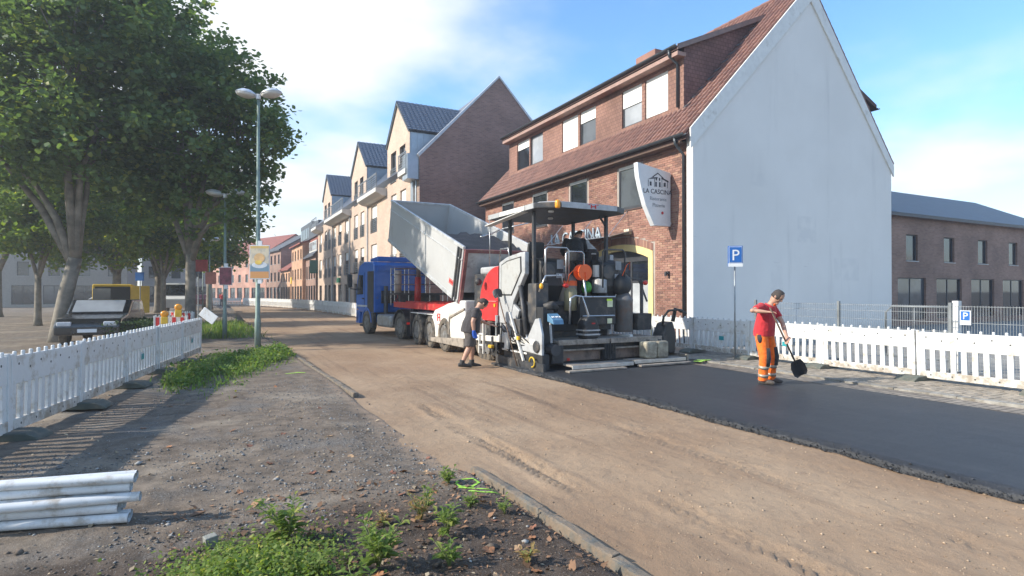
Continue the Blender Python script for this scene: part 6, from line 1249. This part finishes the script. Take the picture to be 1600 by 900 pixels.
# ------------------------------------------------------------ people
skin_m = M('skin', (.46, .26, .18), .55, var=.08, scale=12); hair_m = M('short dark hair', (.05, .04, .035), .8, var=.3, scale=40, bump=.5, bscale=150); eye_m = M('eye', (.02, .018, .016), .3)
def remeshed(m, name, mat, parent, vox=.011, it=4, world=False):
    o = m.build(name, mat, parent, fix=True); r = o.modifiers.new('join', 'REMESH'); r.mode = 'VOXEL'; r.voxel_size = vox; r.use_smooth_shade = True
    s = o.modifiers.new('soften', 'SMOOTH'); s.factor = .5; s.iterations = it; return o
def cloth(name, col, rough=.9):
    if name in MT: return MT[name]
    t = NT(name); c = t.mix(t.ramp(t.noise(9, 4), .3, .7), tuple(x*.82 for x in col), tuple(min(1, x*1.12) for x in col)); t.set('Base Color', c); t.set('Roughness', rough); t.set('Sheen Weight', .15)
    st = t.noise(11, 3, .5, None, 1.2); b = t.bump(st, .55, .03); t.bump(t.noise(220, 2), .12, .003, b); MT[name] = t.m; return t.m
def V3(*a): return Vector(a)
def person(lab, loc, rz_, J, fdir, shirt, trous, sleeve=.62, leg_to=1.0, glove=None, boots=None, hair=True, extra=None, scale=1.0, vox=.011, loose=1.0, group=None, lean=0):
    p = thing('person', lab, 'person', loc, rz_, group); p.scale = (scale,)*3; p.rotation_euler.y = lean
    J = {k: Vector(v) for k, v in J.items()}; f = Vector(fdir).normalized(); lat = Vector((-f.y, f.x, 0))
    b = MB(); pel, wai, che, nek, hed = (J[k] for k in ('pelvis', 'waist', 'chest', 'neck', 'head'))
    up = (hed-nek).normalized(); hf = (f-up*f.dot(up)).normalized()
    b.tube([pel-V3(0, 0, .08), pel, wai, che, che.lerp(nek, .75)], [(.12, .09), (.16, .115), (.145, .105), (.165, .12), (.10, .08)], 14, lat); b.ball(pel, (.15, .13, .11)); b.ball(che, (.15, .12, .13))
    b.tube([che.lerp(nek, .6), nek, nek.lerp(hed, .7)], [.065, .058, .055], 10)
    Mh = Matrix((lat, hf, up)).transposed()                            # head frame: x left, y front, z up
    b.lathe([(1e-3, -.135), (.045, -.13), (.068, -.10), (.080, -.05), (.088, 0), (.090, .04), (.082, .085), (.055, .118), (1e-3, .13)], hed, 'z', 16, Mh @ Matrix.Diagonal((.88, 1.08, 1)))
    H = lambda x, y, z: hed+Mh @ Vector((x, y, z))
    b.tube([H(0, .088, .03), H(0, .112, -.018), H(0, .095, -.035)], [.010, .017, .012], 8); b.ball(H(0, .078, -.10), (.03, .028, .025))
    for s in (-1, 1): b.ball(H(s*.083, -.005, -.005), (.014, .022, .032)); b.ball(H(s*.03, .085, .035), (.025, .014, .010)); b.ball(H(s*.040, .068, -.03), (.02, .018, .018))
    for s, q in ((1, 'L'), (-1, 'R')):
        sh, el, wr, ha = J['sh'+q], J['el'+q], J['wr'+q], J['ha'+q]; b.tube([che.lerp(sh, .5), sh, sh.lerp(el, .5), el, el.lerp(wr, .35), wr], [.07, .062, .052, .042, .043, .028], 10); b.ball(sh, .066); b.ball(el, .043)
        d = (ha-wr).normalized(); sd = lat-d*lat.dot(d); sd.normalize(); nr = d.cross(sd); cl = J.get('grip'+q)
        curl = (cl-ha).normalized() if cl is not None else -nr*s*.3+f*.6
        b.tube([wr, wr.lerp(ha, .5), ha], [(.030, .022), (.040, .018), (.042, .016)], 10, f)
        ax = f-d*f.dot(d); ax.normalize()
        for k in range(4):
            r0 = ha+ax*(.030-.020*k); L_ = (.072, .080, .075, .058)[k]; m1 = r0+d*L_*.5+curl*L_*.12; m2 = m1+d*L_*.28+curl*L_*.30; b.tube([r0-d*.02, r0, m1, m2, m2+curl*L_*.3+d*.006], [.011, .0105, .0098, .009, .007], 6)
        t0 = wr.lerp(ha, .35)+ax*.03; b.tube([t0, t0+ax*.03+d*.025, t0+ax*.035+d*.055+curl*.02], [.014, .012, .009], 6)
        hp, kn, an = J['hip'+q], J['kn'+q], J['an'+q]; b.tube([pel.lerp(hp, .5), hp, hp.lerp(kn, .5), kn, kn.lerp(an, .3), kn.lerp(an, .7), an], [.10, .092, .076, .058, .060, .045, .038], 12); b.ball(kn, .058)
        b.tube([an, an+V3(0, 0, -.05)], [.04, .04], 8)
    remeshed(b, 'body', skin_m, p, vox, 2)
    if hair:
        h = MB().lathe([(.094, -.03), (.096, .02), (.094, .05), (.085, .092), (.058, .125), (1e-3, .138)], H(0, -.012, 0), 'z', 18, Mh @ Matrix.Diagonal((.9, 1.08, 1))); o = h.build('hair', hair_m, p, smooth=True)
    for s in (-1, 1): MB().ball(H(s*.030, .090, .018), (.011, .006, .006), 8, 5).build('eye', eye_m, p, smooth=True)
    MB().tube([H(-.026, .090, -.062), H(0, .097, -.064), H(.026, .090, -.062)], [.003, .006, .003], 6).build('mouth', M('lips', (.36, .15, .12), .5), p, smooth=True)
    # clothing
    t = MB(); k = loose; t.tube([pel-V3(0, 0, .07), pel, wai, che, che.lerp(nek, .75)], [(.185*k, .14*k), (.185*k, .142*k), (.172*k, .135*k), (.187, .142), (.115, .095)], 16, lat); t.ball(che, (.17, .14, .14))
    for q in 'LR':
        sh, el = J['sh'+q], J['el'+q]; e = sh.lerp(el, sleeve) if sleeve <= 1 else el; pts = [che.lerp(sh, .45), sh, sh.lerp(e, .5), e]; rr = [.085, .078, .070, .066]
        if sleeve > 1: pts.append(el.lerp(J['wr'+q], sleeve-1)); rr[-1] = .056; rr.append(.042)
        t.tube(pts, rr, 12); t.ball(sh, .080)
    so_ = remeshed(t, 'shirt', shirt, p, vox, 3)
    t = MB(); t.tube([pel+V3(0, 0, .07), pel, pel-V3(0, 0, .10)], [(.172, .132), (.178, .14), (.15, .125)], 16, lat)
    for q in 'LR':
        hp, kn, an = J['hip'+q], J['kn'+q], J['an'+q]
        if leg_to < 1: e = kn.lerp(hp, .08); t.tube([pel.lerp(hp, .4), hp, hp.lerp(e, .5), e], [.115, .113, .108, .108], 14)
        else: t.tube([pel.lerp(hp, .4), hp, hp.lerp(kn, .5), kn, kn.lerp(an, .5), an+V3(0, 0, -.02)], [.115, .112, .100, .086, .080, .084], 14); t.ball(kn, .088)
    to_ = remeshed(t, 'trousers', trous, p, vox, 3)
    bt = boots or cloth('dark work boot', (.035, .032, .03), .7)
    for q in 'LR':
        an = J['an'+q]; z0 = 0 if 'floor' not in J else J['floor'].z; fd = Vector(J['toe'+q]) if 'toe'+q in J else f; fd.z = 0; fd.normalize(); a0 = V3(an.x, an.y, z0); t = MB()
        t.tube([a0-fd*.075+V3(0, 0, .05), a0+V3(0, 0, .055), a0+fd*.09+V3(0, 0, .048), a0+fd*.17+V3(0, 0, .04), a0+fd*.205+V3(0, 0, .035)], [(.038, .045), (.044, .055), (.047, .047), (.042, .038), (.02, .025)], 12, Vector((-fd.y, fd.x, 0))); t.tube([a0+V3(0, 0, .05), V3(an.x, an.y, an.z+.09)], [.05, .052], 12)
        t.bx(0, 0.0001, 0, .0001, .05, .0501) if False else None; bo = remeshed(t, 'boot', bt, p, vox, 2)
    if glove:
        for q in glove[1]:
            wr, ha = J['wr'+q], J['ha'+q]; d = (ha-wr).normalized(); t = MB(); t.tube([wr-d*.04, wr, wr.lerp(ha, .6), ha, ha+d*.07], [.036, .036, (.05, .03), (.052, .03), (.04, .028)], 10, f); t.ball(ha+d*.05+f*.01, (.045, .035, .045)); remeshed(t, 'glove', glove[0], p, vox, 2)
    if extra: extra(p, J, f, lat)
    return p
# worker in dark shirt and shorts beside the paver
J1 = dict(pelvis=(0, 0, .93), waist=(.01, 0, 1.08), chest=(.05, 0, 1.33), neck=(.12, 0, 1.50), head=(.20, 0, 1.61), shR=(.03, -.20, 1.42), elR=(-.04, -.27, 1.14), wrR=(.0, -.27, .90), haR=(.02, -.27, .82), shL=(.07, .20, 1.42), elL=(.22, .25, 1.18), wrL=(.42, .16, 1.10), haL=(.50, .12, 1.08), hipR=(-.01, -.10, .90), knR=(-.02, -.11, .49), anR=(-.13, -.11, .09), hipL=(.01, .10, .90), knL=(.09, .10, .50), anL=(.12, .10, .09))
person('person in dark shirt and shorts with blue glove standing beside the paver', (5.48, 13.05, -.085), R_(-8), J1, (1, 0, 0), cloth('charcoal shirt', (.045, .04, .042)), cloth('grey brown shorts', (.085, .072, .065)), .68, .5, (cloth('blue glove', (.02, .10, .50)), 'R'), loose=1.3, scale=.98, lean=.10).scale = (1.25, 1.28, .98)
# worker with the shovel in orange trousers
refl = M('silver reflective band', (.40, .35, .28), .4, .2, var=.1); blackpatch = cloth('black patch', (.03, .032, .037))
def extra2(p, J, f, lat):
    for q in 'LR':
        kn, an, hp = J['kn'+q], J['an'+q], J['hip'+q]
        for t0 in (.42, .80): a = kn.lerp(an, t0-.07); b = kn.lerp(an, t0+.07); o = MB().tube([a, b], [.0865, .0875], 16).build('reflective_band', refl, p, smooth=True)
        c = kn.lerp(hp, .06)+f*.030; MB().tube([kn.lerp(an, .36)+f*.040, kn+f*.046, kn.lerp(hp, .42)+f*.048], [(.058, .062), (.062, .066), (.058, .070)], 14, lat).build('knee_patch', blackpatch, p, smooth=True)
        s = 1 if q == 'L' else -1; MB().tube([hp.lerp(kn, .02)+lat*s*.030, hp.lerp(kn, .18)+lat*s*.034, hp.lerp(kn, .34)+lat*s*.028], [(.06, .085), (.062, .09), (.05, .08)], 14, f).build('hip_pocket', blackpatch, p, smooth=True)
    nk = J['neck']; MB().tube([J['chest'].lerp(nk, .62)+f*.06, nk+f*.045], [.028, .035], 8).build('undershirt_collar', orange, p, smooth=True)
f2 = Vector((.72, -.69, 0))
J2 = dict(pelvis=(-.03, .02, .98), waist=(-.02, .0, 1.12), chest=(.0, -.03, 1.37), neck=(.07, -.08, 1.55), head=(.14, -.13, 1.655), shR=(-.15, -.15, 1.47), elR=(-.35, -.26, 1.40), wrR=(-.15, -.38, 1.38), haR=(-.08, -.40, 1.385), gripR=(-.09, -.44, 1.33), shL=(.15, .09, 1.46), elL=(.26, -.06, 1.16), wrL=(.235, -.26, .93), haL=(.22, -.32, .86), gripL=(.17, -.34, .83), hipR=(-.115, -.06, .94), knR=(-.09, -.13, .50), anR=(-.09, -.07, .09), hipL=(.06, .09, .94), knL=(.13, .04, .51), anL=(.13, .12, .09))
wk2 = person('person in red polo and orange trousers shovelling on the fresh asphalt', (9.36, 7.56, .0), -YAW, J2, tuple(f2), cloth('red polo shirt', (.50, .022, .03)), cloth('hi vis orange trousers', (.90, .17, .015)), .66, 1.0, None, extra=extra2, loose=1.22, boots=cloth('brown safety shoe', (.075, .06, .05), .7))
wk2.scale = (1.08, 1.08, 1)
Mw = Matrix.Translation((9.36, 7.56, 0)) @ Matrix.Rotation(-YAW, 4, 'Z') @ Matrix.Diagonal((1.08, 1.08, 1, 1))
shovel('shovel', 'black shovel held by the person in orange trousers', tuple(Mw @ Vector((-.13, -.44, 1.46))), tuple(Mw @ Vector((.37, -.27, .47))), .33, .27)
# operators on the platform (backs to the camera)
J3 = dict(pelvis=(0, 0, .93), waist=(.01, .06, 1.10), chest=(.05, .22, 1.32), neck=(.12, .34, 1.45), head=(.17, .42, 1.54), shR=(.24, .22, 1.38), elR=(.34, .36, 1.12), wrR=(.36, .55, 1.02), haR=(.36, .63, 1.01), shL=(-.14, .26, 1.38), elL=(-.2, .42, 1.14), wrL=(-.12, .6, 1.04), haL=(-.1, .68, 1.02), hipR=(.10, 0, .90), knR=(.11, .04, .49), anR=(.11, -.03, .09), hipL=(-.10, 0, .90), knL=(-.11, .05, .49), anL=(-.11, .0, .09))
person('person in black leaning forward on the paver platform', (7.98, 12.05, 1.62), R_(-20), J3, (.1, 1, 0), cloth('black jacket', (.014, .015, .018)), cloth('black trousers', (.022, .02, .022)), 1.8, 1.0, loose=1.2, vox=.014).scale = (1.12, 1.12, 1.03)
J4 = dict(pelvis=(0, 0, .95), waist=(.0, .12, 1.05), chest=(-.03, .34, 1.20), neck=(-.06, .52, 1.25), head=(-.08, .63, 1.24), shR=(.17, .36, 1.22), elR=(.22, .50, .98), wrR=(.1, .62, .84), haR=(.06, .68, .80), shL=(-.22, .36, 1.22), elL=(-.28, .50, 1.0), wrL=(-.2, .66, .86), haL=(-.16, .72, .82), hipR=(.10, -.02, .92), knR=(.11, .0, .50), anR=(.11, -.02, .09), hipL=(-.10, -.02, .92), knL=(-.11, .0, .50), anL=(-.11, -.02, .09))
person('person in pale shirt and dark trousers bending over on the paver platform', (8.62, 12.30, 1.80), R_(4), J4, (0, 1, 0), cloth('pale grey shirt', (.52, .50, .48)), cloth('dark brown trousers', (.035, .025, .024)), .7, 1.0, vox=.014).scale = (1.12, 1.12, 1.03)
MB().bx(8.4, 8.84, 12.15, 12.6, 1.52, 1.80).build('foot_box', dkgrey, pv_, bevel=.01, world=True)
J5 = dict(J1); J5.update(head=(.05, 0, 1.64), neck=(.03, 0, 1.50), elL=(.05, .26, 1.14), wrL=(.08, .26, .9), haL=(.09, .26, .82))
person('tiny distant person in red in front of the far barriers', (.75, 80, -.05), R_(-90), J5, (1, 0, 0), cloth('far red jacket', (.5, .03, .03)), cloth('far dark trousers', (.04, .04, .05)), 1.7, 1.0, vox=.03)
# ------------------------------------------------------------ haze volume added to veil the crowns and lift shadows
def haze():
    o = MB().bx(-75, 95, -12, 150, -1.35, 24).build('haze', None, None); o['kind'] = 'stuff'; o['label'] = 'added thin haze veiling the trees and lifting shadows'
    m = bpy.data.materials.new('haze'); m.use_nodes = True; nt = m.node_tree; nt.nodes.clear(); v = nt.nodes.new('ShaderNodeVolumePrincipled'); v.inputs['Color'].default_value = (.86, .92, 1, 1); v.inputs['Density'].default_value = .0017; v.inputs['Anisotropy'].default_value = .35
    q = nt.nodes.new('ShaderNodeOutputMaterial'); nt.links.new(v.outputs[0], q.inputs['Volume']); o.data.materials.append(m)
haze()
